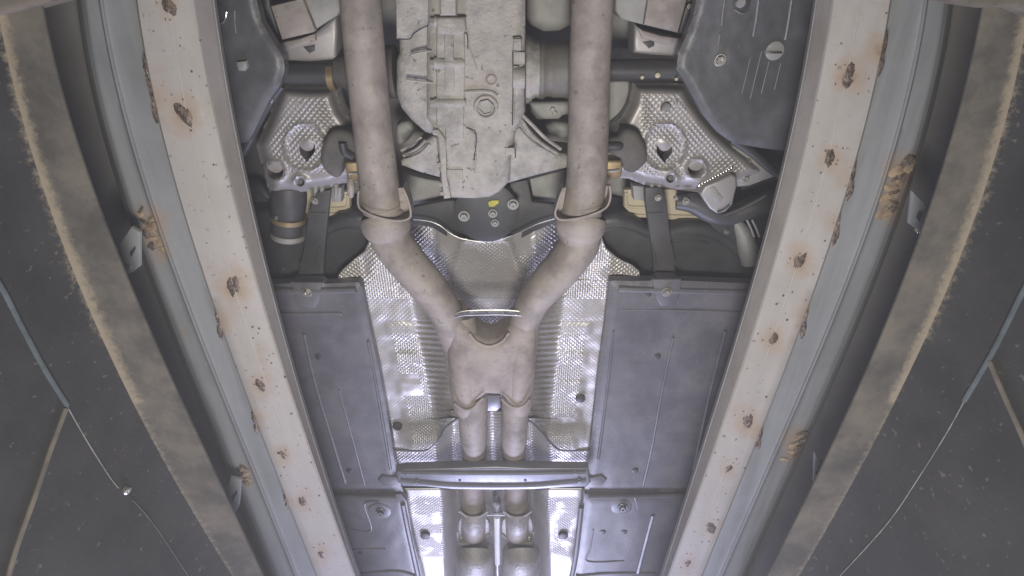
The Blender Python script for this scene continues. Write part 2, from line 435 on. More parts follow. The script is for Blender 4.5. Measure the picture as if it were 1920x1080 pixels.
for E, sx, spots, joint, side, cx in ((LE, -1, LSPOT, LJ, 'left', 'left'), (RE, 1, RSPOT, RJ, 'right', 'right')):
    ZR = .80
    cxr, cyr = (-.44 * -sx * -1, 1.0)
    rr_ = random.Random(5 if side == 'left' else 9); spots = list(spots)
    for k in range(20):
        yy = rr_.uniform(0, 1070); t = rr_.random() ** 2; xe_ = interp(smooth_tab(E['wout']), yy); xl_ = interp(smooth_tab(E['lip']), yy)
        spots.append((xe_ * (1 - t) + xl_ * t, yy, rr_.uniform(16, 62), rr_.uniform(.22, .62)))
    rail = link_thing('steel_rail', P(E['wout'][4][1], 540, ZR),
        'pale painted steel rail with rusty weld spots and grey channel, %s of the car' % side, 'rail', 'rails along both pit edges')
    # pale flange: inner upright face, then the face towards the pit
    bm = loft([(off(E['inner'], -sx * 6), .90), (E['inner'], .845), (off(E['lip'], -sx * 2), ZR + .004)], spots)
    obj('rail_edge', bm, MT['lip'], rail, kind=None)
    bm = loft([(off(E['lip'], -sx * 2), ZR + .004), (off(E['lip'], sx * 2), ZR), (off(E['wout'], -sx * 2), ZR), (E['wout'], ZR + .003), (off(E['wout'], sx * 1), ZR + .016)], spots)
    obj('flange', bm, MT['white'], rail)
    bm = bmesh.new(); wire(bm, [(x, y) for y, x in [(yy, interp(smooth_tab(E['inner']), yy)) for yy in range(-60, 1200, 60)]], 3, .845, 6, 2); obj('edge_line', bm, MT['castgrey'], rail)
    for k in range(26):
        yy = random.uniform(10, 1060); t = random.random() ** 1.6; a_ = interp(smooth_tab(E['lip']), yy); b_ = interp(smooth_tab(E['wout']), yy)
        SPECKS.append((a_ * (1 - t) + b_ * t, yy, random.uniform(1.2, 3.0)))
    # scribed seam down the middle of the flange
    mid = [(y, interp(smooth_tab(E['lip']), y) * .52 + interp(smooth_tab(E['wout']), y) * .48) for y in range(20, 1080, 106)]
    bm = bmesh.new(); wire(bm, [(x, y) for y, x in mid], 1.6, ZR, 4, 3); obj('seam', bm, MT['lip'], rail)
    # galvanised channel
    zc = .818
    bm = loft([(off(E['wout'], -sx * 12), zc), (off(E['ridge'], -sx * 5), zc), (off(E['ridge'], -sx * 2), zc - .006), (off(E['ridge'], sx * 2), zc - .006), (off(E['ridge'], sx * 5), zc),
               (E['turn'], zc + .002), (off(E['turn'], sx * 8), zc + .008), (off(E['turn'], sx * 14), zc + .024), (off(E['turn'], sx * 17), zc + .05), (off(E['turn'], sx * 17), zc + .11)], joint)
    obj('channel', bm, MT['galv'], rail)
    # outer beam
    zb = .665
    beam = link_thing('steel_beam', P(E['bin'][5][1], 540, zb),
        'brown grey weathered steel beam with a rusty edge, between the %s pit wall and the rail' % side, 'beam', 'beams outside the rails')
    ej = (lambda t, y: 0.0)
    def er(t, y): return max(0, (t - .84) / .16) * (.75 if y < 760 else .45) + .10 * t
    bm = loft([(off(E['bin'], -sx * 1), zb + .16), (E['bin'], zb + .004), (off(E['bin'], sx * 3), zb), (E['bout'], zb)], (), edge_rust=er)
    obj('beam_face', bm, MT['beam'], beam)
    # wall below the beam
    tb = smooth_tab(E['bout'])
    bm = bmesh.new(); lay = bm.verts.layers.float.new('rust'); rows = []
    ys = list(range(-130, 1331, 9))
    for i, y in enumerate(ys):
        a = P(interp(tb, y), y, zb + .001) + Vector((-sx * .004, 0, 0)); row = []
        for k, (dx, z, rr) in enumerate([(0, a.z, 1.0), (.004, a.z - .008, .72), (.010, a.z - .02, .42), (.016, a.z - .035, .12), (.022, a.z - .06, 0), (.05, .45, 0), (.08, .30, 0), (.12, 0, 0), (.2, -1.2, 0)]):
            jag = .0 * math.sin(y * .13) * math.sin(y * .043 + sx) if 0 < k < 4 else 0
            v = bm.verts.new((a.x + sx * (dx + .9 * jag * 0), a.y, z + jag)); v[lay] = rr * (.50 if y < 640 else .38); row.append(v)
        rows.append(row)
    rows.insert(0, [bm.verts.new(v.co + Vector((0, -1.5, 0))) for v in rows[0]])
    rows.append([bm.verts.new(v.co + Vector((0, 3.5, 0))) for v in rows[-1]])
    for a, b in zip(rows, rows[1:]):
        for i in range(len(a) - 1): bm.faces.new((a[i], a[i + 1], b[i + 1], b[i]))
    bm.normal_update(); WALL_BVH[side] = BVHTree.FromBMesh(bm)
    WALL[side] = obj('pit_wall', bm, MT['wall'], kind='structure', label='black painted wall at the picture\'s %s edge with pale joint lines' % side)
    # weld blobs: pieces of the rail
    def blob(name, x, y, z, rx, ry, m, parent, h=.004, seed=0, turn=0.0):
        rnd = random.Random(int(x * 7 + y)); bm = bmesh.new(); rings = []
        M_ = mpp(x, y, z); c = P(x, y, z)
        n = 11
        for q, (rr, hh) in enumerate(((1.0, 0), (.72, .7), (.35, 1.0))):
            rings.append([bm.verts.new(c + Vector((rx * M_ * rr * (rnd.uniform(.65, 1.2)) * math.cos(2 * math.pi * k / n), ry * M_ * 1.2 * rr * rnd.uniform(.65, 1.2) * math.sin(2 * math.pi * k / n), .001 - h * hh * rnd.uniform(.4, 1.3)))) for k in range(n)])
        if turn:
            for v in bm.verts: v.co = c + Matrix.Rotation(turn, 3, 'Z') @ (v.co - c)
        for a, b in zip(rings, rings[1:]):
            for k in range(n): bm.faces.new((a[k], a[(k + 1) % n], b[(k + 1) % n], b[k]))
        bm.faces.new(rings[-1])
        return obj(name, bm, MT[m], parent, angle=60)
    nw = 7 if side == 'left' else 8
    for x, y, r, a in spots[:nw]:
        blob('weld_spot', x, y, ZR, r * .27, r * .40, 'weld', rail, .0022, turn=random.uniform(-.4, .4))
        for k in range(3):
            blob('spatter', x + random.uniform(-.5, .5) * r, y + random.uniform(-.7, .7) * r, ZR, 3, 3, 'weld', rail, .0015)
    for x, y, r, a in spots[nw:nw + 5]:
        xe = interp(smooth_tab(E['wout']), y)
        blob('weld_bead', xe, y, ZR + .003, 7, r * .42, 'weld', rail, .005)
        blob('weld_bead', xe - sx * 2, y + r * .5, ZR + .003, 5, r * .3, 'weld', rail, .004)
    bm = bmesh.new()
    for x, y, r in SPECKS:
        M_ = mpp(x, y, ZR) * r; lathe(bm, P(x, y, ZR), DOWN, [(-.0005, M_), (.0006, M_ * .8), (.001, 0)], 6)
    SPECKS.clear(); obj('spatter_specks', bm, MT['weld'], rail, kind='stuff')
    # joints welded on the channel, and the bracket that holds the beam
    jl = [(282, 432, 34, 46), (455, 893, 24, 20)] if side == 'left' else [(1680, 352, 42, 60), (1492, 838, 34, 30)]
    for x, y, rx, ry in jl:
        for k in range(11):
            t = (k - 5) / 5
            ob = blob('weld_patch', x + sx * 6 * math.sin(k * 2.3) + (-sx) * t * ry * .28 + random.uniform(-8, 8), y + t * ry * .8, zc - .001, rx * random.uniform(.22, .5), ry * random.uniform(.07, .2), 'weldtan' if k % 3 else 'weld', rail, .0011, turn=random.uniform(-.9, .9))
        rnd = random.Random(x)
    bl = [[(222, 462), (246, 426), (262, 436), (262, 500), (245, 512), (234, 516)], [(420, 935), (432, 896), (452, 900), (448, 948), (440, 962), (428, 958)]] if side == 'left' else \
         [[(1705, 420), (1712, 360), (1742, 390), (1738, 424), (1728, 432), (1716, 428)], [(1526, 905), (1528, 850), (1546, 872), (1540, 905), (1534, 916)]]
    for q, poly in enumerate(bl):
        zk = .775
        b = slab('bracket', poly, zk, zk + .006, 'galv', rail, .001)
        cxp = sum(p[0] for p in poly) / len(poly); cyp = sum(p[1] for p in poly) / len(poly)
        slot = [(cxp - 4 + (-sx) * 2, cyp - 2), (cxp + 4 + (-sx) * 4, cyp - 14), (cxp + 8 + (-sx) * 1, cyp - 8), (cxp, cyp + 10)]
        slab('slot', slot, zk - .001, zk + .003, 'dark', b, .0005, 1)
        bolt('bolt', cxp + (-sx) * -2, cyp + 24, zk + .002, 6, b)
# things on the walls
def wallpts(pts, side, lift=.004):
    out = []
    for x, y in pts:
        h, n, i, d = WALL_BVH[side].ray_cast(Vector((0, 0, 0)), ray(x, y).normalized())
        if h is None: h = ray(x, y).normalized() * .75
        out.append(h * (1 - lift / h.length))
    return out
def wallrun(name, pts, r, m, side, label, cat, lift=.003, sub=5):
    q = catmull(pts, sub); w = wallpts(q, side, lift); bm = bmesh.new()
    sweep(bm, w, [r * (k if len(pts[0]) > 2 else 1) for k in [1] * len(w)], 8)
    if cat == 'joint': return obj(name, bm, MT[m], WALL[side])
    return obj(name, bm, MT[m], label=label, cat=cat)
wallrun('conduit', [(-60, 450), (0, 535), (40, 612), (85, 695), (126, 760)], .0033, 'conduit', 'left', 'blue grey conduit running down the black wall at the left', 'conduit')
wallrun('joint_line', [(126, 762), (165, 830), (205, 893), (222, 915)], .0008, 'crack', 'left', 'thin white joint line below the blue grey conduit on the left wall', 'joint')
wallrun('joint_line', [(250, 938), (290, 985), (330, 1045), (380, 1120)], .0008, 'conduit', 'left', 'faint joint line below the small white bolt on the left wall', 'joint')
wallrun('tan_strip', [(124, 766), (96, 840), (62, 940), (30, 1030), (8, 1110)], .0032, 'tape', 'left', 'tan strip slanting down the left wall from the end of the conduit', 'strip')
wallrun('conduit', [(1960, 470), (1918, 548), (1880, 625), (1855, 672), (1830, 715), (1808, 752)], .0033, 'conduit', 'right', 'blue grey conduit running down the black wall at the right', 'conduit')
wallrun('joint_line', [(1808, 752), (1776, 810), (1726, 890), (1665, 980), (1570, 1085)], .0008, 'crack', 'right', 'thin white joint line below the blue grey conduit on the right wall', 'joint')
wallrun('tan_strip', [(1856, 678), (1880, 735), (1905, 790), (1940, 870)], .0032, 'tape', 'right', 'tan strip slanting down the right wall from the conduit', 'strip')
w = wallpts([(238, 920)], 'left', .002)[0]
bm = bmesh.new(); lathe(bm, w, Vector((1, .25, -.4)), [(-.004, 0), (-.004, .006), (.002, .006), (.003, .0045), (.003, .0025), (.001, .0025), (.001, 0)], 16)
wb = obj('wall_bolt', bm, MT['bolt'], label='small white bolt head on the black left wall', cat='bolt')
# cross beams at the two upper corners
for poly, side in (([(-80, -60), (98, -60), (92, 4), (60, 12), (0, 28), (-80, 40)], 'left'), ([(1776, -60), (2010, -60), (2010, 60), (1935, 30), (1900, 14), (1840, 16), (1786, 4)], 'right')):
    slab('cross_beam', poly, .64, .70, 'tape' if side == 'left' else 'tape', None, .006, label='tan end of a cross beam in the upper %s corner of the picture' % side, cat='beam')
# floor of the workshop over the pit edges, and the bottom of the pit
for sx in (-1, 1):
    bm = bmesh.new(); box_w(bm, *(sorted((sx * .60, sx * 3.0))), -2.2, 5.6, .93, .99)
    obj('workshop_floor', bm, MT['concrete'], kind='structure', smooth=False)
bm = bmesh.new(); box_w(bm, -1.6, 1.6, -2.2, 5.6, -1.3, -1.2); obj('pit_floor', bm, MT['concrete'], kind='structure', smooth=False)

# ------------------------------------------------------------------ the car
car = link_thing('car', P(925, 500, 1.0), 'car seen from below with twin exhaust pipes, differential and dimpled heat shields', 'car')
def CX(y): return 894 + 36 * y / 1000.0
bm = bmesh.new(); box_w(bm, -1.0, 1.0, -.9, 4.5, 1.17, 1.19); obj('floor_pan', bm, MT['floor'], car, smooth=False)

# --- heat shields -----------------------------------------------------------
def sheet(name, rows_l, rows_r, zf, m, ny, nx, smooth_f=None, gaps_l=None, gaps_r=None, thick=.0012, y0=None, y1=None):
    bm = bmesh.new(); lay = bm.verts.layers.float.new('smooth')
    for side in (0, 1):
        prev = None
        for i in range(ny + 1):
            y = y0 + (y1 - y0) * i / ny
            if side == 0: xa = interp(rows_l, y); xb = interp(gaps_l, y) if gaps_l else CX(y)
            else: xa = interp(gaps_r, y) if gaps_r else CX(y); xb = interp(rows_r, y)
            row = []
            for j in range(nx + 1):
                x = xa + (xb - xa) * j / nx
                v = bm.verts.new(P(x, y, zf(x, y))); v[lay] = smooth_f(x, y) if smooth_f else 0; row.append(v)
            if prev:
                for j in range(nx): bm.faces.new((prev[j], prev[j + 1], row[j + 1], row[j]))
            prev = row
    bmesh.ops.remove_doubles(bm, verts=bm.verts, dist=.0004)
    o = obj(name, bm, MT[m], car, angle=80)
    md = o.modifiers.new('thick', 'SOLIDIFY'); md.thickness = thick; md.offset = 0
    return o
def z1(x, y):
    d = abs(x - CX(y)); ws = 140 - (y - 600) * .16 if y > 560 else 146 + (560 - y) * .55
    wi = 70 if y > 600 else 70 + (600 - y) * .35
    t = 1 - sstep(wi, ws, d)
    z = 1.03 + .085 * t
    a = sstep(590, 425, y)                       # spoon between the two bends
    z -= .075 * a * math.exp(-(d / 105) ** 2)
    # corrugated flanks, dents and folds of the thin sheet
    if y > 600: z += .0016 * math.sin(y * .62 + d * .04) * sstep(74, 84, d) * (1 - sstep(ws - 12, ws + 4, d))
    z += .0034 * mnoise.noise(Vector((x * .014, y * .011, 5))) + .0016 * mnoise.noise(Vector((x * .045, y * .05, 9)))
    fold = abs(d - (34 + (y - 430) * .30)); z -= .010 * math.exp(-(fold / 9.0) ** 2) * sstep(600, 540, y) * sstep(425, 450, y)
    # folds beside the bends
    z += .0035 * math.sin(x * .09 + y * .02) * sstep(560, 500, y) * (1 if d > 90 else 0)
    if y > 590 and d > ws - 6:                    # pressed pads on the shoulders
        k = (y - 600) % 54
        z -= .0030 * sstep(0, 13, k) * (1 - sstep(24, 38, k)) * sstep(ws - 4, ws + 10, d) * (1 - sstep(ws + 46, ws + 60, d))
    return z
def s1(x, y):
    d = abs(x - CX(y)); ws = 140 - (y - 600) * .16
    s = 0.0
    if y > 560 and d < ws: s = .55
    if y > 590 and d > ws + 45: s = .9
    if 560 < y < 600: s = .6
    if y < 455: s = .85 if d < 100 else s
    if 455 < y < 480 and 60 < d < 120: s = .7
    if x < CX(y) and 700 < y < 742 and d > ws + 8: s = .95
    if x > CX(y) and 782 < y < 806 and d > ws + 20: s = .95
    if 560 < y < 625 and d > 90: s = max(s, .75)
    return s
L1 = [(412, 768), (430, 742), (450, 692), (470, 684), (490, 660), (505, 642), (514, 635), (528, 634), (531, 668), (560, 680), (600, 688), (700, 704), (800, 724), (843, 736)]
R1 = [(410, 1045), (430, 1080), (445, 1128), (465, 1136), (485, 1160), (497, 1186), (508, 1199), (524, 1201), (527, 1146), (560, 1142), (650, 1134), (750, 1122), (843, 1106)]
G1L = [(412, 792), (420, 822), (430, 838), (440, 852), (446, 868), (450, 884), (453, 908), (455, CX(455)), (784, CX(784)), (785, 862), (795, 840), (810, 829), (825, 820), (835, 809), (843, 795)]
G1R = [(410, 1038), (420, 1012), (430, 990), (440, 968), (446, 945), (450, 930), (453, 914), (455, CX(455)), (784, CX(784)), (785, 984), (795, 1003), (810, 1017), (825, 1030), (835, 1041), (843, 1056)]
sheet('heat_shield', L1, R1, z1, 'shield', 215, 56, s1, G1L, G1R, y0=412, y1=843)
rib('shield_rim', [(775, 411), (805, 415), (825, 423), (845, 438), (868, 448), (905, 453), (940, 448), (968, 439), (988, 429), (1010, 419), (1040, 410)], 3.2, 1.045, 'alu', car)
for pts in ([(737, 844), (795, 845), (812, 834), (826, 818), (834, 802), (858, 784)], [(984, 784), (1000, 794), (1018, 812), (1030, 828), (1044, 841), (1060, 845), (1107, 844)]):
    rib('shield_rim', pts, 4, 1.028, 'steel', car)
def z2(x, y):
    d = abs(x - CX(y)); t = 1 - sstep(72, 112, d); return 1.036 + .07 * t - .03 * math.exp(-(d / 16) ** 2)
sheet('heat_shield', [(770, 735), (900, 742)], [(770, 1112), (900, 1104)], z2, 'shield', 40, 40, lambda x, y: .8 if abs(x - CX(y)) > 100 and y > 862 else .1, y0=770, y1=905)
def z3(x, y):
    d = abs(x - CX(y)); return 1.032 + .08 * (1 - sstep(64, 104, d)) - .03 * math.exp(-(d / 14) ** 2)
sheet('heat_shield', [(915, 756), (950, 763), (1000, 773), (1085, 791), (1150, 803)], [(915, 1094), (950, 1090), (1085, 1074), (1150, 1064)], z3, 'shield', 50, 40,
      lambda x, y: .9 if y > 1045 or y < 932 else (.5 if abs(x - CX(y)) < 95 else 0), y0=915, y1=1150)
for x, y in ((745, 799), (1088, 747), (797, 1004), (1056, 1004)):
    disc('shield_clip', x, y, 1.027, 9, .004, car, 'dark')

# --- exhaust ----------------------------------------------------------------
for pts in ([(671, -110, 80, .965), (676, 0, 78, .965), (686, 120, 76, .967), (700, 250, 74, .968), (709, 330, 74, .968), (717, 395, 74, .968)],
            [(1114, -110, 82, .965), (1111, 0, 80, .965), (1106, 120, 78, .967), (1103, 250, 77, .968), (1100, 330, 76, .968), (1090, 400, 76, .968)]):
    pipe('rear_pipe', pts, 'pipe', car)
for rimpts, col, tip in (([(672, 358), (671, 378), (675, 391), (690, 400), (712, 408), (735, 413), (756, 413), (768, 408), (770, 399), (767, 382), (761, 364), (755, 352)], [(720, 403, 90, .976), (722, 410, 94, .974), (724, 418, 94, .976), (726, 424, 93, .976), (729, 433, 84, .978), (731, 439, 78, .978)], (753, 405)),
                         ([(1057, 352), (1050, 368), (1044, 388), (1041, 401), (1047, 410), (1062, 412), (1088, 408), (1115, 400), (1134, 391), (1142, 380), (1145, 364), (1143, 348)], [(1092, 402, 92, .976), (1090, 409, 96, .974), (1088, 417, 96, .976), (1087, 423, 95, .976), (1084, 432, 86, .978), (1083, 438, 80, .978)], (1061, 404))):
    fl = slab('exhaust_flange', rimpts, .962, .968, 'pipe_hot', car, .001)
    bm = bmesh.new(); q = catmull(rimpts, 4); lo_ = [bm.verts.new(P(x, y, .930)) for x, y in q]; hi_ = [bm.verts.new(P(x, y, .930) + Vector((0, 0, .034))) for x, y in q]
    for i in range(len(q) - 1): bm.faces.new((lo_[i], lo_[i + 1], hi_[i + 1], hi_[i]))
    obj('flange_wall', bm, MT['pipe'], fl)
    rib('flange_rim', rimpts, 4.2, .929, 'pipe', fl)
    disc('seal', tip[0], tip[1], .960, 8, .0015, fl, 'red')
    pipe('pipe_collar', col, 'pipe', car, 28)
    # rear weld bead at the mouth of the flange
    cxp = 712 if tip[0] < 900 else 1098
    bm = bmesh.new(); tube(bm, [(cxp + 1, 376, 74, .968), (cxp + 1, 381, 80, .968), (cxp + 2, 386, 76, .968)], 24, 3); obj('weld_bead', bm, MT['pipe'], fl)
pipe('middle_pipe', [(729, 428, 80, .975), (737, 455, 78, .975), (766, 495, 74, .97), (800, 534, 70, .97), (829, 574, 64, .975), (846, 612, 60, .985), (856, 650, 52, 1.005), (862, 690, 50, 1.02)], 'pipe', car)
pipe('middle_pipe', [(1085, 428, 82, .975), (1086, 455, 78, .975), (1062, 492, 74, .97), (1030, 528, 70, .97), (1002, 562, 62, .975), (985, 598, 58, .983), (976, 645, 50, 1.005), (972, 690, 48, 1.02)], 'pipe', car)
bm = bmesh.new()
prism(bm, [(826, 600), (862, 602), (880, 618), (890, 634), (905, 644), (917, 647), (930, 644), (946, 634), (956, 618), (972, 602), (1006, 600), (1005, 640), (1001, 700), (994, 748), (982, 762), (958, 762), (938, 746), (912, 745), (893, 762), (866, 768), (853, 758), (847, 700), (838, 640)], .953, 1.03, .030, 6)
tube(bm, [(866, 590, 50, .990), (868, 630, 60, .985), (872, 690, 62, .985), (876, 745, 60, .985), (880, 764, 56, .988)], 24, 4); tube(bm, [(990, 590, 50, .990), (980, 630, 60, .985), (973, 690, 62, .985), (970, 745, 58, .985), (968, 764, 54, .988)], 24, 4)
res = obj('resonator', bm, MT['pipe_hot'], car)
for pts in ([(852, 756), (868, 767), (884, 766), (896, 755), (906, 746)], [(940, 747), (952, 758), (968, 764), (984, 759), (994, 748)]):
    rib('weld_bead', pts, 5, .9475, 'pipe_hot', res)
rib('weld_bead', [(880, 624), (893, 640), (917, 649), (941, 640), (954, 624)], 5, .957, 'pipe_hot', res)
for y in (690, 700, 726): rib('stamp_line', [(886, y), (905, y), (925, y), (946, y)], 2.0, .9551, 'pipe', res)
for x in (907, 925): rib('stamp_line', [(x, 686), (x, 700), (x, 728)], 2.0, .9551, 'pipe', res)
pipe('front_pipe', [(886, 735, 58, .985), (887, 790, 54, .985), (888, 820, 50, .99), (889, 842, 46, 1.01), (889, 866, 44, 1.03), (887, 900, 44, 1.02), (886, 935, 46, 1.015), (888, 965, 48, 1.01), (888, 1000, 46, 1.01)], 'pipe', car)
pipe('front_pipe', [(968, 735, 54, .985), (965, 790, 50, .985), (964, 820, 48, .99), (963, 842, 45, 1.01), (964, 866, 43, 1.03), (967, 900, 43, 1.02), (968, 935, 44, 1.015), (969, 965, 46, 1.01), (970, 1000, 44, 1.01)], 'pipe', car)
for cx, s in ((888, 1), (970, -1)):
    pts = [(cx - 30 * s, 996), (cx - 29 * s, 1012), (cx - 22 * s, 1020), (cx, 1019), (cx + 18 * s, 1011), (cx + 28 * s, 1002), (cx + 26 * s, 975), (cx, 968), (cx - 24 * s, 972)]
    fl = slab('exhaust_flange', pts, 1.000, 1.012, 'cat', car, .002, 2, 3)
    rib('flange_rim', pts[:6], 4.5, .999, 'cat', fl)
    bolt('flange_bolt', cx - 22 * s, 1010, .9995, 5, fl)
    bm = bmesh.new(); tube(bm, [(cx, 962, 50, .995), (cx, 976, 44, .985), (cx + .5, 988, 36, .983), (cx + .5, 995, 18, .985)], 22, 4); obj('pipe_cone', bm, MT['cat'], fl)
    rib('clamp_band', [(cx - 27, 958), (cx - 14, 967), (cx, 969), (cx + 14, 967), (cx + 27, 958)], 4, .972, 'cat', fl)
    cc = cx + (3 if s > 0 else 7)
    pipe('catalytic_converter', [(cc, 1022, 50, 1.0), (cc, 1032, 66, .995), (cc, 1046, 72, .99), (cc + s, 1120, 72, .99), (cc + 2 * s, 1240, 72, .99)], 'cat', car, 28)
# brace between the bends
br = rib('exhaust_brace', [(850, 596), (866, 592), (885, 591), (930, 590), (958, 591), (976, 592), (990, 596)], 2.6, .952, 'steel', car)
rib('brace_edge', [(846, 592), (862, 585), (885, 582), (930, 581), (958, 582), (980, 585), (996, 592)], 2.2, .956, 'bolt', br)
slab('brace_plate', [(858, 589), (885, 584), (930, 583), (956, 584), (984, 589), (984, 592), (956, 589.5), (930, 588.5), (885, 589.5), (856, 593)], .957, .961, 'alu', br, .0005, 1)
for x in (877, 913, 948): disc('pin', x, 586, .9568, 2.2, .001, br, 'dark', 10)
slab('exhaust_hanger', [(904, 742), (938, 742), (940, 764), (932, 772), (912, 772), (905, 764)], .985, .995, 'steel', car, .004)
rib('tunnel_glint', [(932, 968), (932, 1000), (933, 1055)], 13, 1.02, 'whiteglint', car)  # white bar paints the lamp's reflection along the tunnel centre
bm = bmesh.new(); tube(bm, [(930, 930, 10, 1.03), (931, 938, 15, 1.025), (931, 952, 16, 1.025), (931, 956, 10, 1.03)], 8, 1); obj('joint_nut', bm, MT['alu'], car)
for y in (963, 967): rib('link_plate', [(908, y + 1), (920, y), (942, y), (956, y + 1)], 2.6, 1.0, 'alu', car)

# --- crossmember ------------------------------------------------------------
bm = bmesh.new(); prism(bm, [(741, 884), (760, 881), (850, 878), (930, 877), (1000, 878), (1104, 880), (1108, 905), (1100, 914), (1060, 915), (1000, 919), (930, 920), (850, 919), (800, 914), (755, 913), (745, 905)], .962, .985, .005, 3)
cm = obj('crossmember', bm, MT['steel'], car)
for pts in ([(752, 885), (850, 886), (930, 886), (1000, 886), (1098, 885)], [(752, 900), (800, 904), (850, 908), (930, 909), (1000, 908), (1050, 904), (1098, 900)]):
    rib('pressed_rib', pts, 11, .9635, 'steel', cm)
for x, y in ((760, 888), (782, 904), (1078, 887), (1086, 902)): bolt('bolt', x, y, .961, 6, cm, 'steel')
for x in (862, 985): disc('pin', x, 901, .9615, 2.5, .001, cm, 'dark', 10)

# --- underbody panels -------------------------------------------------------
PLU = [(360, 527), (510, 533), (543, 531), (550, 526), (602, 526), (609, 532), (672, 529), (679, 540), (690, 600), (712, 700), (735, 830), (742, 880), (756, 922), (640, 924), (440, 925)]
PLL = [(440, 927), (640, 927), (752, 927), (762, 940), (772, 1000), (791, 1080), (812, 1170), (470, 1170)]
PRU = [(1143, 528), (1150, 526), (1190, 527), (1226, 526), (1234, 520), (1268, 520), (1276, 526), (1420, 532), (1540, 538), (1490, 924), (1096, 922), (1099, 890), (1108, 830), (1122, 700), (1133, 620)]
PRL = [(1096, 926), (1480, 927), (1430, 1170), (1056, 1170), (1074, 1080), (1087, 980)]
zp = 1.0
def grow(pts, w, par, z=zp, m='panel'): return rib('pressed_rib', pts, w, z + .0005, m, par)
pl = relief('underbody_panel', PLU, lambda x, y, d: zp + .005 * (1 - sstep(0, 13, d)) + .0026 * mnoise.noise(Vector((x * .012, y * .009, 1))) + .0008 * mnoise.noise(Vector((x * .05, y * .04, 3))), 7.5, 'panel', car, label='upper left panel with a bolted tab')
grow([(500, 543), (540, 545), (600, 545), (668, 543)], 13, pl)
slab('bolt_tab', [(547, 530), (604, 530), (598, 565), (590, 578), (562, 578), (553, 565)], zp - .004, zp + .004, 'panel', pl, .003)
bolt('bolt', 575, 548, zp - .005, 10, pl)
grow([(520, 588), (560, 588), (630, 587), (642, 592)], 6, pl); grow([(570, 625), (592, 720), (622, 820), (648, 904)], 8, pl); grow([(636, 730), (655, 800), (684, 908)], 5, pl); grow([(690, 640), (712, 760), (732, 880)], 6, pl)
for x, y in ((597, 669), (655, 882)): disc('plug', x, y, zp, 6, .002, pl, 'dark', 14)
slab('pocket', [(708, 902), (716, 893), (748, 896), (752, 910), (720, 912)], zp - .003, zp + .002, 'panel', pl, .002)
pr = relief('underbody_panel', PRU, lambda x, y, d: zp + .005 * (1 - sstep(0, 13, d)) + .0026 * mnoise.noise(Vector((x * .012, y * .009, 2))) + .0008 * mnoise.noise(Vector((x * .05, y * .04, 3))), 7.5, 'panel', car, label='upper right panel with a bolted tab')
grow([(1160, 541), (1225, 543), (1300, 545), (1405, 548)], 13, pr)
slab('bolt_tab', [(1222, 524), (1278, 524), (1274, 560), (1266, 574), (1238, 574), (1230, 560)], zp - .004, zp + .004, 'panel', pr, .003)
bolt('bolt', 1250, 547, zp - .005, 10, pr)
grow([(1168, 581), (1240, 581), (1330, 583), (1395, 586)], 4, pr); grow([(1262, 632), (1240, 740), (1222, 840), (1206, 908)], 6, pr); grow([(1360, 620), (1330, 740), (1300, 880)], 8, pr); grow([(1150, 620), (1140, 720), (1122, 860)], 6, pr)
for x, y in ((1233, 668), (1191, 882), (1216, 551)): disc('plug', x, y, zp, 6, .002, pr, 'dark', 14)
slab('pocket', [(1098, 898), (1128, 892), (1138, 900), (1130, 910), (1098, 912)], zp - .003, zp + .002, 'panel', pr, .002)
zq = .995
ql = relief('underbody_panel', PLL, lambda x, y, d: zq + .005 * (1 - sstep(0, 13, d)) + .0026 * mnoise.noise(Vector((x * .012, y * .009, 4))) + .0008 * mnoise.noise(Vector((x * .05, y * .04, 3))), 7.5, 'panel', car, label='lower left panel with a bolt recess')
grow([(480, 931), (620, 931), (742, 932)], 8, ql, zq); grow([(755, 945), (766, 1000), (786, 1090)], 10, ql, zq); grow([(660, 993), (696, 994), (684, 950), (690, 941), (712, 941)], 4, ql, zq); grow([(650, 1030), (690, 1028), (724, 1028)], 5, ql, zq); grow([(670, 1074), (740, 1070), (770, 1076), (788, 1084)], 6, ql, zq)
disc('recess', 712, 958, zq, 21, .003, ql, 'panel', 24, .5); bolt('bolt', 714, 960, zq - .003, 10, ql, 'steel'); disc('plug', 677, 1036, zq, 6, .002, ql, 'dark', 14)
qr = relief('underbody_panel', PRL, lambda x, y, d: zq + .005 * (1 - sstep(0, 13, d)) + .0026 * mnoise.noise(Vector((x * .012, y * .009, 5))) + .0008 * mnoise.noise(Vector((x * .05, y * .04, 3))), 7.5, 'panel', car, label='lower right panel with two small holes')
grow([(1104, 931), (1200, 930), (1300, 928)], 8, qr, zq); grow([(1090, 950), (1080, 1040), (1070, 1090)], 10, qr, zq); grow([(1224, 965), (1212, 1010), (1196, 1072)], 9, qr, zq); grow([(1112, 992), (1106, 1030), (1102, 1052), (1170, 1051)], 4, qr, zq); grow([(1190, 931), (1196, 955)], 4, qr, zq); grow([(1080, 1080), (1140, 1074), (1230, 1074)], 6, qr, zq)
disc('recess', 1166, 950, zq, 20, .003, qr, 'panel', 24, .5); bolt('bolt', 1167, 951, zq - .003, 10, qr, 'steel')
for x in (1130, 1170): disc('plug', x, 997, zq, 6, .002, qr, 'dark', 14)

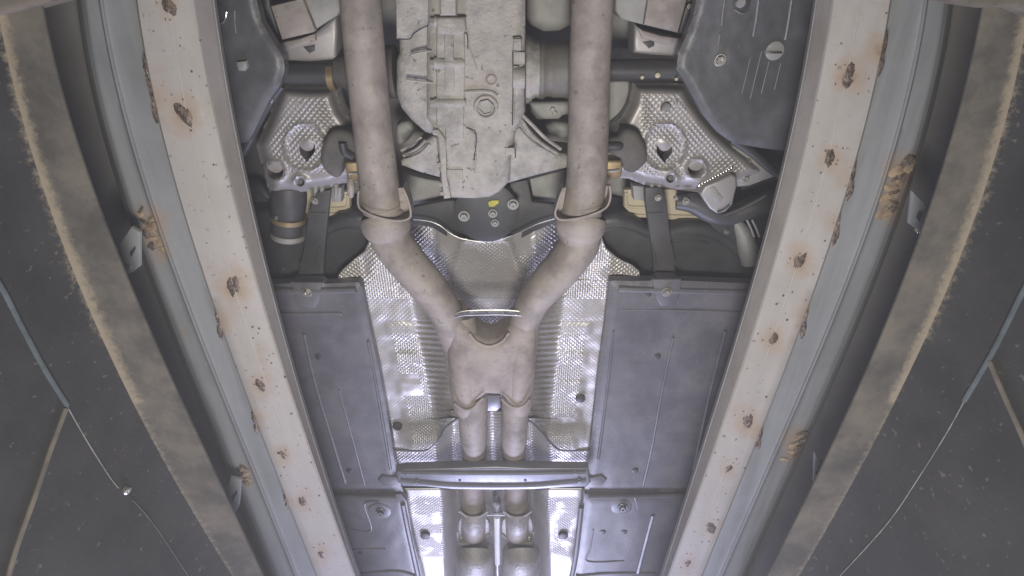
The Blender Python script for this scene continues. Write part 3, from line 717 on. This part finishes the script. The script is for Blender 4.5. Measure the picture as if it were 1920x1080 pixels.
# --- fuel tank, straps, filler ----------------------------------------------
TL = [(340, 400), (500, 395), (560, 420), (610, 418), (634, 404), (665, 399), (695, 404), (704, 440), (693, 455), (682, 478), (655, 497), (638, 508), (634, 560), (340, 560)]
TR = [(1118, 430), (1126, 408), (1155, 402), (1190, 410), (1212, 424), (1250, 428), (1290, 418), (1330, 420), (1375, 440), (1420, 478), (1520, 520), (1520, 570), (1200, 570), (1203, 508), (1190, 497), (1160, 484), (1138, 466), (1120, 448)]
tk = slab('fuel_tank', TL, 1.055, 1.15, 'tank', car, .016, 4)
for pts in ([(606, 446), (630, 432), (660, 427), (695, 433)], [(500, 452), (530, 451), (560, 455)]): rib('tank_rib', pts, 6, 1.056, 'tank', tk)
disc('tank_dimple', 528, 507, 1.055, 8, .003, tk, 'tank'); disc('tank_dimple', 619, 505, 1.055, 4, .003, tk, 'tank')
tk2 = slab('fuel_tank', TR, 1.055, 1.15, 'tank', car, .016, 4)
for pts in ([(1130, 435), (1150, 429), (1180, 430), (1214, 444)], [(1250, 446), (1290, 440), (1330, 446), (1370, 470), (1404, 505)], [(1262, 452), (1295, 449), (1330, 456)]): rib('tank_rib', pts, 6, 1.056, 'tank', tk2)
for poly, bl_, sides, hole in (([(592, 362), (619, 357), (617, 380), (610, 450), (607, 495), (608, 528), (557, 528), (562, 500), (570, 460), (578, 400)], (590, 377), ([(573, 462), (568, 485), (562, 497)], [(600, 462), (594, 482), (590, 496)]), (573, 521)),
                               ([(1210, 352), (1240, 352), (1250, 375), (1254, 420), (1262, 480), (1268, 526), (1226, 526), (1224, 480), (1217, 430), (1210, 380)], (1234, 371), ([(1222, 457), (1228, 478), (1230, 494)], [(1258, 457), (1262, 478), (1265, 496)]), (1250, 517))):
    st = slab('tank_strap', poly, 1.034, 1.046, 'black', car, .002)
    bolt('bolt', bl_[0], bl_[1], 1.032, 6.5, st)
    for sp in sides: rib('strap_edge', sp, 3, 1.034, 'black', st)
    rib('strap_edge', [(poly[-1][0] + 2, 400), (poly[-1][0] + 34, 399)], 3, 1.034, 'black', st)
    disc('pin', hole[0], hole[1], 1.034, 3, .001, st, 'dark', 10)
rib('strap_edge', [(604, 490), (603, 510), (602, 527)], 4, 1.036, 'boot', car)
bm = bmesh.new(); tube(bm, [(541, 345, 62, 1.06), (541, 370, 66, 1.06), (540, 400, 62, 1.06), (540, 432, 60, 1.06), (540, 440, 58, 1.06)], 24, 4); can = obj('filler_neck', bm, MT['black'], car)
bm = bmesh.new(); tube(bm, [(541, 404, 66, 1.06), (541, 412, 66, 1.06)], 28, 3); obj('hose_clamp', bm, MT['gold'], can)
bm = bmesh.new(); tube(bm, [(541, 434, 64, 1.06), (541, 440, 66, 1.06), (541, 444, 62, 1.06)], 28, 3); obj('collar', bm, MT['castgrey'], can)
bolt('screw', 518, 409, 1.03, 4, can)
# cream sealed patches with L shaped edges
for poly in ([(566, 352), (600, 352), (598, 400), (575, 420), (570, 396)], [(606, 358), (657, 360), (656, 394), (645, 404), (612, 415), (604, 400)],
             [(1170, 356), (1214, 354), (1214, 406), (1180, 398), (1170, 388)], [(1236, 355), (1330, 356), (1330, 412), (1240, 412)]):
    slab('sealed_floor_patch', poly, 1.085, 1.10, 'cream', car, .002)
for pts in ([(652, 364), (652, 384), (645, 390), (622, 391)], [(650, 400), (630, 401), (612, 402)], [(1174, 360), (1174, 382), (1182, 388), (1208, 389)], [(1184, 404), (1240, 405), (1310, 406)]):
    rib('seal_bead', pts, 7, 1.084, 'cream', car)
for poly in ([(620, 352), (640, 352), (640, 380), (622, 380)], [(1186, 348), (1208, 350), (1208, 378), (1188, 375)]):
    slab('mount_block', poly, 1.06, 1.085, 'castgrey', car, .004)
for x in (592, 604, 630): pipe('mount_finger', [(x, 346, 10, 1.045), (x, 358, 9, 1.04), (x - 1, 370, 5, 1.04)], 'castgrey', car, 10, 3)
for x in (1222, 1236): pipe('mount_finger', [(x, 344, 9, 1.045), (x, 354, 8, 1.04), (x + 1, 366, 4, 1.04)], 'castgrey', car, 10, 3)
# dark stuff outboard of the tank
slab('wheel_housing', [(300, 200), (512, 200), (500, 300), (506, 400), (505, 560), (300, 560)], 1.10, 1.14, 'dark', car, .01)
slab('wheel_housing', [(1385, 250), (1640, 240), (1640, 560), (1400, 560), (1410, 470), (1390, 400)], 1.10, 1.14, 'dark', car, .01)
pipe('stabiliser_bar', [(528, 160, 14, 1.01), (505, 192, 16, 1.02), (480, 236, 18, 1.03), (460, 275, 20, 1.04), (440, 300, 20, 1.05)], 'black', car, 12)
bolt('bolt', 506, 187, 1.0, 6, car); bolt('bolt', 460, 262, 1.03, 8, car, 'dark')
pipe('brake_line', [(455, 345, 20, 1.08), (485, 350, 22, 1.06), (505, 372, 12, 1.05)], 'dark', car, 12)
pipe('control_arm', [(1268, 378, 30, 1.05), (1300, 380, 40, 1.045), (1336, 398, 42, 1.04), (1370, 402, 40, 1.04), (1420, 384, 40, 1.04), (1500, 360, 40, 1.05)], 'black', car, 18)
bolt('bolt', 1286, 378, 1.02, 7, car); bolt('bolt', 1268, 372, 1.025, 4, car)
rib('arm_side_strip', [(1356, 404), (1385, 393), (1420, 376), (1436, 366)], 4, 1.012, 'rubber', car)
pipe('bump_stop', [(1378, 415, 20, 1.06), (1392, 436, 30, 1.055), (1402, 466, 36, 1.05), (1408, 490, 36, 1.05)], 'castgrey', car, 18)
for d in (0, 10): rib('arm_side_strip', [(1400 + d, 412), (1408 + d, 428), (1414 + d, 444)], 4, 1.03, 'castgrey', car)
slab('arm_shield', [(1316, 406), (1350, 412), (1384, 402), (1392, 420), (1406, 470), (1380, 458), (1340, 430)], 1.05, 1.06, 'dark', car, .004)
bolt('bolt', 1363, 435, 1.045, 5, car)

# --- subframe plates --------------------------------------------------------
SPL = [(526, 158), (576, 162), (630, 162), (634, 182), (642, 204), (655, 222), (672, 236), (712, 246), (712, 326), (668, 342), (640, 344), (618, 352), (560, 361), (520, 367), (506, 364), (496, 334), (486, 292), (480, 268), (500, 226), (512, 194)]
SPR = [(1186, 154), (1240, 154), (1288, 157), (1302, 185), (1322, 213), (1345, 240), (1372, 264), (1405, 288), (1446, 324), (1404, 341), (1386, 346), (1340, 348), (1318, 362), (1262, 354), (1206, 346), (1180, 335), (1140, 332), (1080, 330), (1080, 242), (1140, 236), (1166, 218), (1180, 190)]
pear = lambda x, y: [(x - 14, y - 10), (x - 6, y - 6), (x + 4, y - 6), (x + 16, y - 9), (x + 15, y + 4), (x + 9, y + 12), (x + 5, y + 16), (x + 1, y + 23), (x - 4, y + 17), (x - 9, y + 11), (x - 14, y + 3)]
for poly, hole, big, small, cc in ((SPL, pear(575, 281), (516, 321, 15), (563, 342, 8), (574, 276)), (SPR, pear(1245, 283), (1305, 317, 15), (1257, 335, 8), (1245, 276))):
    hl = [hole, circ(*big, 20), circ(small[0], small[1], small[2], 14)]
    def zf(x, y, d):
        z = 1.015 + .030 * (1 - sstep(0, 26, d)) ** 2
        e = math.hypot((x - cc[0]) / 41, (y - cc[1]) / 45)
        z -= .0038 * math.exp(-((e - 1) / .055) ** 2); z += .0025 * (1 - sstep(.84, .95, e))
        for hx, hy, hr in (big, small): z -= .0045 * math.exp(-((math.hypot(x - hx, y - hy) - hr - 4) / 4.0) ** 2)
        z -= .004 * math.exp(-(((x - cc[0] - 2) / 14) ** 2 + ((y - cc[1] + 9) / 9) ** 2))
        return z
    def sf(x, y, d):
        s = 1 - sstep(16, 30, d)
        for hx, hy, hr in (big, small): s = max(s, 1 - sstep(hr + 6, hr + 16, math.hypot(x - hx, y - hy)))
        e = math.hypot((x - cc[0]) / 41, (y - cc[1]) / 45)
        s = max(s, math.exp(-((e - 1) / .10) ** 2), 1 - sstep(10, 17, math.hypot(x - cc[0], y - cc[1] + 4)))
        if cc[0] < 900: s = max(s, sstep(316, 330, y), sstep(618, 634, x))
        else: s = max(s, sstep(322, 336, y), 1 - sstep(1196, 1212, x))
        return s
    sp = relief('subframe_plate', poly, zf, 4.5, 'plate', car, hl, .03, sf)
    slab('hole_shade', circ(cc[0], cc[1] + 8, 30), 1.06, 1.066, 'dark', sp, .001)  # dark plates added behind the holes to paint the shade inside
    for hx, hy, hr in (big, small): slab('hole_shade', circ(hx, hy, hr + 8), 1.055, 1.06, 'dark', sp, .001)
    disc('hole_cup', big[0], big[1] - 12, 1.024, 15, .003, sp, 'plain'); disc('hole_cup', small[0], small[1] - 3, 1.03, 6, .003, sp, 'rubber')
    disc('hole_lug', cc[0] + 2, cc[1] - 6, 1.026, 13, .003, sp, 'plain')
disc('stud', 1247, 200, 1.0165, 10, .006, sp, 'alu'); rib('stamp', [(1267, 186), (1270, 194), (1270, 205)], 3, 1.0152, 'alu', sp)
for pts in ([(549, 192), (556, 192), (555, 204)], [(560, 193), (560, 204)], [(565, 204), (566, 194), (572, 196)]): rib('stamp', pts, 2.2, 1.0152, 'castgrey', sp)
bm = bmesh.new()
for i in range(13):
    t = i / 12; x, y = 1312 + 60 * t, 347 - 32 * t; lathe(bm, P(x, y, 1.015), DOWN, [(-.002, .0035), (.001, .0032), (.0022, .0015), (.0024, 0)], 8)
obj('bead_row', bm, MT['alu'], sp)
dp = slab('mount_pocket', [(1313, 364), (1322, 350), (1345, 340), (1372, 328), (1381, 332), (1382, 350), (1376, 374), (1374, 384), (1360, 398), (1345, 401), (1331, 392), (1320, 376)], .998, 1.03, 'plain', sp, .004, 3)
slab('slot', [(1331, 352), (1340, 350), (1348, 362), (1356, 372), (1350, 382), (1336, 382), (1334, 366)], .9965, 1.0, 'castgrey', sp, .002)
rib('pocket_lip', [(1345, 397), (1356, 393), (1368, 384)], 4, .997, 'dark', sp)
slab('subframe_arm', [(1372, 270), (1402, 284), (1460, 330), (1405, 350), (1384, 352), (1376, 320)], 1.03, 1.05, 'castgrey', car, .006)
bolt('bolt', 1401, 304, 1.028, 7, car); bolt('bolt', 1398, 334, 1.028, 7, car)
pipe('brake_hose', [(1372, 262, 14, 1.02), (1410, 286, 16, 1.02), (1450, 320, 16, 1.03), (1500, 350, 16, 1.04)], 'dark', car, 10)

# --- splash shields at the top ----------------------------------------------
SL = [(300, -80), (476, -80), (481, 0), (490, 40), (505, 66), (520, 90), (531, 108), (534, 130), (526, 158), (505, 188), (485, 228), (466, 266), (300, 300)]
SR = [(1316, -80), (1306, 0), (1299, 32), (1285, 70), (1272, 100), (1268, 130), (1290, 164), (1320, 218), (1345, 248), (1374, 268), (1430, 278), (1640, 300), (1640, -80)]
sl = relief('splash_shield', SL, lambda x, y, d: .975 + .005 * (1 - sstep(0, 13, d)) + .0026 * mnoise.noise(Vector((x * .012, y * .009, 7))) + .0008 * mnoise.noise(Vector((x * .05, y * .04, 3))), 7.5, 'splash', car, label='left splash shield with a round hole')
disc('hole', 408, 22, .975, 16, .0015, sl, 'dark'); rib('hole_lip', [(402, 43), (412, 45), (422, 36), (425, 22)], 3, .9735, 'alu', sl)
slab('clip', [(442, 116), (461, 114), (463, 128), (458, 134), (446, 133)], .969, .976, 'castgrey', sl, .003)
rib('drip_mark', [(440, 20), (441, 50), (443, 62)], 3, .9752, 'panel', sl)
sr = relief('splash_shield', SR, lambda x, y, d: .975 + .005 * (1 - sstep(0, 13, d)) + .0026 * mnoise.noise(Vector((x * .012, y * .009, 8))) + .0008 * mnoise.noise(Vector((x * .05, y * .04, 3))), 7.5, 'splash', car, label='right splash shield with a slotted screw')
disc('hole', 1390, 5, .975, 17, .0015, sr, 'dark'); disc('clip', 1388, 4, .9735, 10, .006, sr, 'castgrey', 8); rib('hole_lip', [(1378, 18), (1388, 24), (1398, 24), (1405, 18)], 3, .9735, 'alu', sr)
bolt('bolt', 1350, 112, .974, 12, sr)
sc = disc('slotted_screw', 1452, 95, .975, 17, .003, sr, 'castgrey'); slab('slot_bar', [(1437, 96), (1467, 96), (1467, 101), (1437, 101)], .970, .973, 'alu', sc, .001)
for pts in ([(1422, 0), (1417, 40), (1412, 68)], [(1484, 0), (1478, 40), (1472, 74)], [(1360, -10), (1356, 20), (1353, 48)], [(1350, 64), (1347, 84)]): rib('pressed_rib', pts, 7, .9755, 'panel', sr)
for i, (x, y, l) in enumerate(((1388, 98, 60), (1410, 96, 80), (1428, 96, 90), (1442, 115, 60), (1464, 118, 50))):
    rib('drip_mark', [(x, y), (x - l * .12, y + l * .5), (x - l * .24, y + l)], 2.2, .9752, 'panel', sr)

# --- lower arms with beige boxes at the top ----------------------------------
for q in (0, 1):
    mx = (lambda p: p) if q == 0 else (lambda p: [(1793 - x + (0), y) for x, y in p])
    A = [(498, 8), (506, 10), (567, -4), (560, -80), (470, -80)]
    arm_box = [(506, 10), (568, -6), (560, -80), (640, -80), (640, 20), (632, 30), (590, 56), (588, 61), (528, 75)] if q == 0 else \
              [(1155, -80), (1292, -80), (1288, 0), (1272, 62), (1206, 46), (1190, 42), (1165, 36), (1153, 20)]
    ab = slab('lower_arm', arm_box, 1.03, 1.10, 'castgrey', car, .004)
    face = [(506, 11), (567, -4), (591, 55), (587, 61), (528, 75)] if q == 0 else [(1221, -40), (1296, -40), (1288, 2), (1272, 61), (1207, 46)]
    slab('arm_cover', face, 1.02, 1.03, 'pipe', ab, .004)
    low = [(520, 80), (560, 72), (590, 62), (612, 45), (630, 32), (632, 60), (630, 112), (580, 116), (532, 114), (528, 98)] if q == 0 else \
          [(1190, 44), (1205, 56), (1240, 66), (1280, 72), (1276, 90), (1268, 106), (1228, 104), (1188, 100)]
    lb = slab('arm_bracket', low, 1.035, 1.09, 'plain', car, .006, 3)
    lip = [(519, 81), (560, 73), (590, 63), (592, 76), (560, 88), (525, 98)] if q == 0 else [(1193, 48), (1206, 57), (1240, 67), (1280, 73), (1274, 86), (1240, 82), (1205, 72)]
    slab('bracket_lip', lip, 1.027, 1.034, 'pipe', lb, .003)
    h = (580, 92) if q == 0 else (1217, 83)
    slab('slot', [(h[0] - 12, h[1] - 4), (h[0] + 10, h[1] - 8), (h[0] + 10, h[1] + 3), (h[0], h[1] + 8)], 1.033, 1.036, 'dark', lb, .001)
    edge = [(484, -80), (500, -80), (506, 10), (526, 72), (534, 104), (520, 88), (505, 64), (490, 38)] if q == 0 else [(1300, -80), (1320, -80), (1306, 0), (1296, 36), (1282, 70), (1272, 62), (1288, 4)]
    slab('arm_side_strip', edge, 1.04, 1.09, 'black', car, .004)  # black filler painting the shaded gap beside the arm box
bolt('bolt', 1293, 12, 1.03, 5, car)

# --- half shafts -------------------------------------------------------------
def xshaft(name, x0, x1, y, z, prof, m, parent, seg=28, **k):
    c = P(x0, y, z); s = 1 if x1 > x0 else -1; bm = bmesh.new(); k_ = mpp((x0 + x1) / 2, y, z)
    lathe(bm, c, XAX * s, [(abs(t) * k_, r * k_) for t, r in prof], seg); return obj(name, bm, MT[m], parent, **k)
ds = xshaft('drive_shaft', 1080, 1300, 132, 1.04, [(0, 0), (0, 20), (220, 20), (220, 0)], 'black', car)
for x, y, r in ((1204, 145, 3.5), (1233, 141, 5), (1268, 148, 3)): disc('mud_spot', x, y, 1.02, r, .002, ds, 'cream', 12)
xshaft('axle_boot', 1008, 1068, 132, 1.04, [(0, 0), (0, 50), (10, 52), (16, 47), (26, 47), (30, 49), (50, 49), (56, 50), (60, 46), (60, 0)], 'boot', ds)
xshaft('boot_clamp', 1064, 1068, 132, 1.04, [(0, 48), (0, 51.5), (3.5, 51.5), (3.5, 48)], 'gold', ds)
ds2 = xshaft('drive_shaft', 520, 680, 140, 1.04, [(0, 0), (0, 21), (160, 21), (160, 0)], 'black', car)
xshaft('boot_clamp', 617, 630, 144, 1.04, [(0, 18), (0, 24), (12, 24), (12, 18)], 'gold', ds2)
xshaft('axle_boot', 632, 745, 135, 1.04, [(0, 0), (0, 26), (30, 34), (60, 46), (112, 48), (112, 0)], 'rubber', ds2)
slab('shaft_shield', [(1150, 150), (1182, 152), (1178, 186), (1168, 210), (1150, 226), (1120, 232), (1120, 150)], 1.05, 1.07, 'castgrey', car, .006, 3, 2)
rib('shield_edge', [(1182, 154), (1180, 182), (1168, 208), (1146, 230)], 6, 1.048, 'dark', car)

# --- rubber bushings and yellow brackets ------------------------------------
for poly, gp, hl in (([(607, 268), (613, 254), (625, 246), (645, 246), (660, 254), (670, 270), (672, 294), (644, 298), (640, 326), (630, 336), (614, 328), (602, 312), (598, 298)], [(646, 306), (652, 304), (690, 304), (690, 346), (668, 342), (650, 336)], [(654, 325), (664, 324), (682, 324)]),
                     ([(1140, 262), (1160, 258), (1170, 245), (1184, 243), (1200, 252), (1208, 268), (1215, 285), (1214, 305), (1204, 316), (1190, 326), (1172, 322), (1164, 300), (1140, 288)], [(1110, 300), (1166, 302), (1168, 316), (1164, 334), (1130, 340), (1110, 340)], [(1124, 320), (1145, 320), (1161, 318)])):
    slab('rubber_bushing', poly, .985, 1.03, 'rubber', car, .010, 3, 2)
    g = slab('bushing_bracket', gp, .985, 1.02, 'gold', car, .004, 3); rib('bracket_glint', hl, 5, .984, 'alu', g)  # bright wire painted in as the highlight across each bracket
pipe('bushing_bolt', [(642, 268, 16, .98), (646, 285, 16, .98), (660, 290, 20, .99)], 'dark', car, 10, 3)
pipe('bushing_bolt', [(1138, 275, 18, .985), (1160, 274, 18, .985), (1168, 274, 10, .985)], 'dark', car, 10, 3)
for x, y in ((1138, 362), (658, 352)): pipe('clamp_lug', [(x, y - 16, 14, .99), (x, y, 16, .985), (x, y + 16, 10, .99)], 'pipe', car, 12, 3)

# --- differential -------------------------------------------------------------
bm = bmesh.new()
prism(bm, [(798, -90), (985, -90), (985, 60), (984, 215), (968, 250), (958, 300), (956, 344), (938, 363), (918, 374), (890, 377), (832, 375), (826, 335), (815, 250), (798, 225)], .955, 1.12, .016, 4)
prism(bm, [(750, -90), (742, 20), (746, 100), (740, 118), (740, 180), (750, 207), (768, 228), (795, 252), (826, 262), (826, -90)], .972, 1.11, .026, 5)
prism(bm, [(738, -90), (817, -90), (817, 44), (795, 50), (775, 63), (768, 72), (742, 73)], .963, 1.0, .006, 3)
prism(bm, [(750, 302), (800, 262), (832, 246), (834, 337), (790, 323), (752, 312)], .985, 1.06, .010, 3)
prism(bm, [(945, 244), (975, 226), (1000, 250), (1040, 288), (1072, 292), (1072, 315), (1010, 330), (950, 347)], .985, 1.06, .010, 3)
diff = obj('differential', bm, MT['cast'], car)
slab('cover_flange', [(818, 30), (870, 30), (872, 120), (870, 200), (869, 262), (836, 264), (834, 240), (818, 235)], .9475, .97, 'cast', diff, .003, 3)
slab('flange_ridge', [(833, 62), (850, 62), (852, 170), (850, 176), (834, 176)], .943, .95, 'cast', diff, .002)
slab('top_boss', [(824, -90), (856, -90), (856, 30), (824, 30)], .937, .97, 'cast', diff, .006, 3)
slab('top_boss', [(818, 33), (872, 32), (874, 58), (866, 66), (818, 64)], .9405, .97, 'cast', diff, .004, 3)
for y, x1, r in ((40, 872, 10), (118, 872, 11), (192, 874, 9)):
    xshaft('bolt_boss', 815, x1, y, .951, [(0, 0), (0, r), (x1 - 821, r), (x1 - 815, r * .6), (x1 - 815, 0)], 'cast', diff, 16)
    xshaft('bolt_head', 807, 815, y, .951, [(0, 0), (0, r * .75), (8, r * .85), (8, 0)], 'castgrey', diff, 6)
for y, r in ((247, 7), (308, 6), (345, 5), (362, 5)):
    xshaft('bolt_head', 812 + (y - 247) * .12, 824 + (y - 247) * .12, y, .955, [(0, 0), (0, r * .8), (10, r), (10, 0)], 'cast', diff, 6)
slab('lower_flange', [(820, 240), (836, 262), (838, 330), (846, 372), (832, 374), (826, 320)], .9495, .97, 'cast', diff, .003)
slab('casting_step', [(834, 205), (892, 252), (888, 310), (872, 352), (842, 350), (834, 260)], .9525, .96, 'cast', diff, .003, 2)
slab('casting_step', [(838, 318), (868, 318), (868, 360), (846, 362)], .950, .96, 'cast', diff, .002, 2)
for pts, w in (([(850, 176), (880, 172), (905, 171), (922, 173), (932, 180)], 8), ([(770, 104), (785, 99), (810, 95)], 4), ([(762, 150), (790, 153), (812, 155)], 4), ([(885, 262), (892, 290), (890, 325)], 4), ([(965, 95), (964, 160), (962, 230)], 5), ([(894, 130), (880, 90), (878, 60)], 4)):
    rib('casting_rib', pts, w, .9545, 'cast', diff)
for pts in ([(976, 222), (992, 246), (1014, 268), (1046, 288)], [(972, 240), (990, 260), (1012, 276), (1040, 292)], [(978, 214), (1000, 236), (1022, 258), (1052, 280)]): rib('gusset_rib', pts, 7, .984, 'cast', diff)
for pts in ([(790, 256), (772, 272), (752, 282)], [(798, 262), (780, 280), (756, 292)], [(806, 270), (788, 288), (760, 300)]): rib('gusset_rib', pts, 6, .982, 'cast', diff)
ring('plug_boss', 911, 201, .9535, 20, 7, diff, 'cast'); bm = bmesh.new()
R = 15 * mpp(911, 201, .953); lathe(bm, P(911, 201, .953), DOWN, [(0, R * 1.05), (.003, R * 1.0), (.003, R * .86), (-.001, R * .82), (-.001, 0)], 6); obj('drain_plug', bm, MT['castgrey'], diff, angle=30)
ring('casting_mark', 921, 150, .9545, 9, 4, diff, 'pipe')
for poly in ([(962, 72), (978, 72), (978, 95), (962, 95)], [(962, 97), (985, 97), (985, 122), (962, 122)]): slab('side_lug', poly, .951, .97, 'cast', diff, .003)
xshaft('side_lug', 962, 986, 145, .96, [(0, 0), (0, 20), (22, 20), (24, 0)], 'cast', diff, 20)
slab('corner_lug', [(946, 277), (965, 277), (965, 290), (948, 292)], .953, .965, 'cast', diff, .002)
xshaft('output_flange', 984, 1012, 131, 1.03, [(0, 0), (0, 60), (8, 60), (8, 57), (13, 57), (13, 52), (18, 52), (18, 50), (26, 49), (26, 0)], 'cast', diff, 36)
slab('crossmember_block', [(988, -90), (1074, -90), (1074, 48), (1050, 60), (1020, 62), (996, 50), (988, 36)], 1.06, 1.13, 'castgrey', car, .02, 4)
slab('shaft_bracket', [(992, 192), (1075, 190), (1075, 214), (1056, 218), (1048, 225), (1008, 226), (996, 212)], 1.04, 1.08, 'castgrey', car, .008, 3)
slab('shaft_bracket', [(1022, 236), (1040, 230), (1075, 232), (1075, 260), (1050, 262), (1028, 252)], 1.05, 1.09, 'castgrey', car, .010, 3)
for x, y in ((1036, 205), (1040, 212)): disc('lug', x, y, 1.04, 5, .004, car, 'castgrey')
slab('bush_cup', [(742, 236), (765, 228), (776, 240), (774, 252), (760, 268), (744, 270)], 1.04, 1.08, 'castgrey', car, .010, 3, 2)
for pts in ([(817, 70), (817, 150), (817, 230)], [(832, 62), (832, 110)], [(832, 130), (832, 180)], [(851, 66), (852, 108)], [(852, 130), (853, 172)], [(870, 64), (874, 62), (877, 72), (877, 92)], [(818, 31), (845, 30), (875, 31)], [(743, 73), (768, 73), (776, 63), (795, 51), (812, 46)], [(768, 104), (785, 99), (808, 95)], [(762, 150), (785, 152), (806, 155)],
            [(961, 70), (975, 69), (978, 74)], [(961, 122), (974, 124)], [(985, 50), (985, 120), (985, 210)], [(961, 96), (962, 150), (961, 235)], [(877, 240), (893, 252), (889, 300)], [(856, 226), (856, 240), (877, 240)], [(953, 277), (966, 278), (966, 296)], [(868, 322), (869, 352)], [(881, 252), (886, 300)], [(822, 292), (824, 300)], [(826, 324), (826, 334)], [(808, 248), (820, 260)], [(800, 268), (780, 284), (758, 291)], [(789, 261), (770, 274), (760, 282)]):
    rib('crevice_shade', pts, 2.0, .9535 if pts[0][0] > 817 and pts[0][0] < 970 and pts[0][1] > 200 else (.9515 if 817 < pts[0][0] < 990 else .9625), 'dark', diff)  # thin dark wires painting the shade in the casting's crevices
# --- prop shaft coupling -------------------------------------------------------
slab('tunnel_plate', [(740, 396), (835, 376), (950, 370), (957, 343), (989, 337), (998, 378), (1050, 384), (1066, 412), (1040, 420), (1000, 436), (960, 458), (900, 464), (850, 452), (810, 428), (770, 420)], 1.068, 1.08, 'dark', car, .004)
co = disc('coupling', 912, 396, 1.045, 60, .012, car, 'dark', 40)
for x, y, r in ((870, 405, 11), (924, 400, 9), (962, 383, 11), (928, 418, 8)): bolt('bolt', x, y, 1.031, r, co, 'castgrey')
slab('paint_mark', [(915, 379), (922, 376), (935, 376), (935, 381), (926, 388), (917, 388)], 1.029, 1.032, 'yellow', co, .001)
slab('tunnel_side', [(752, 326), (800, 336), (828, 342), (832, 376), (760, 392), (750, 370)], 1.10, 1.12, 'castgrey', car, .006); slab('tunnel_side', [(992, 336), (1060, 318), (1060, 384), (1000, 378)], 1.10, 1.12, 'castgrey', car, .006)
# ------------------------------------------------------------------ added haze volume, standing in for the veil of a fogged lens
bm = bmesh.new(); box_w(bm, -4.0, 4.0, -3.2, 7.2, -2.3, 1.6)
hz = obj('veil_haze', bm, bpy.data.materials.new('lens veil haze'), kind='stuff', smooth=False)
hm = hz.data.materials[0]; hm.use_nodes = True; nt = hm.node_tree; nt.nodes.clear()
out = nt.nodes.new('ShaderNodeOutputMaterial'); pv = nt.nodes.new('ShaderNodeVolumePrincipled')
pv.inputs['Color'].default_value = (.82, .81, .86, 1); pv.inputs['Density'].default_value = .064; pv.inputs['Anisotropy'].default_value = .0
nt.links.new(pv.outputs[0], out.inputs['Volume'])
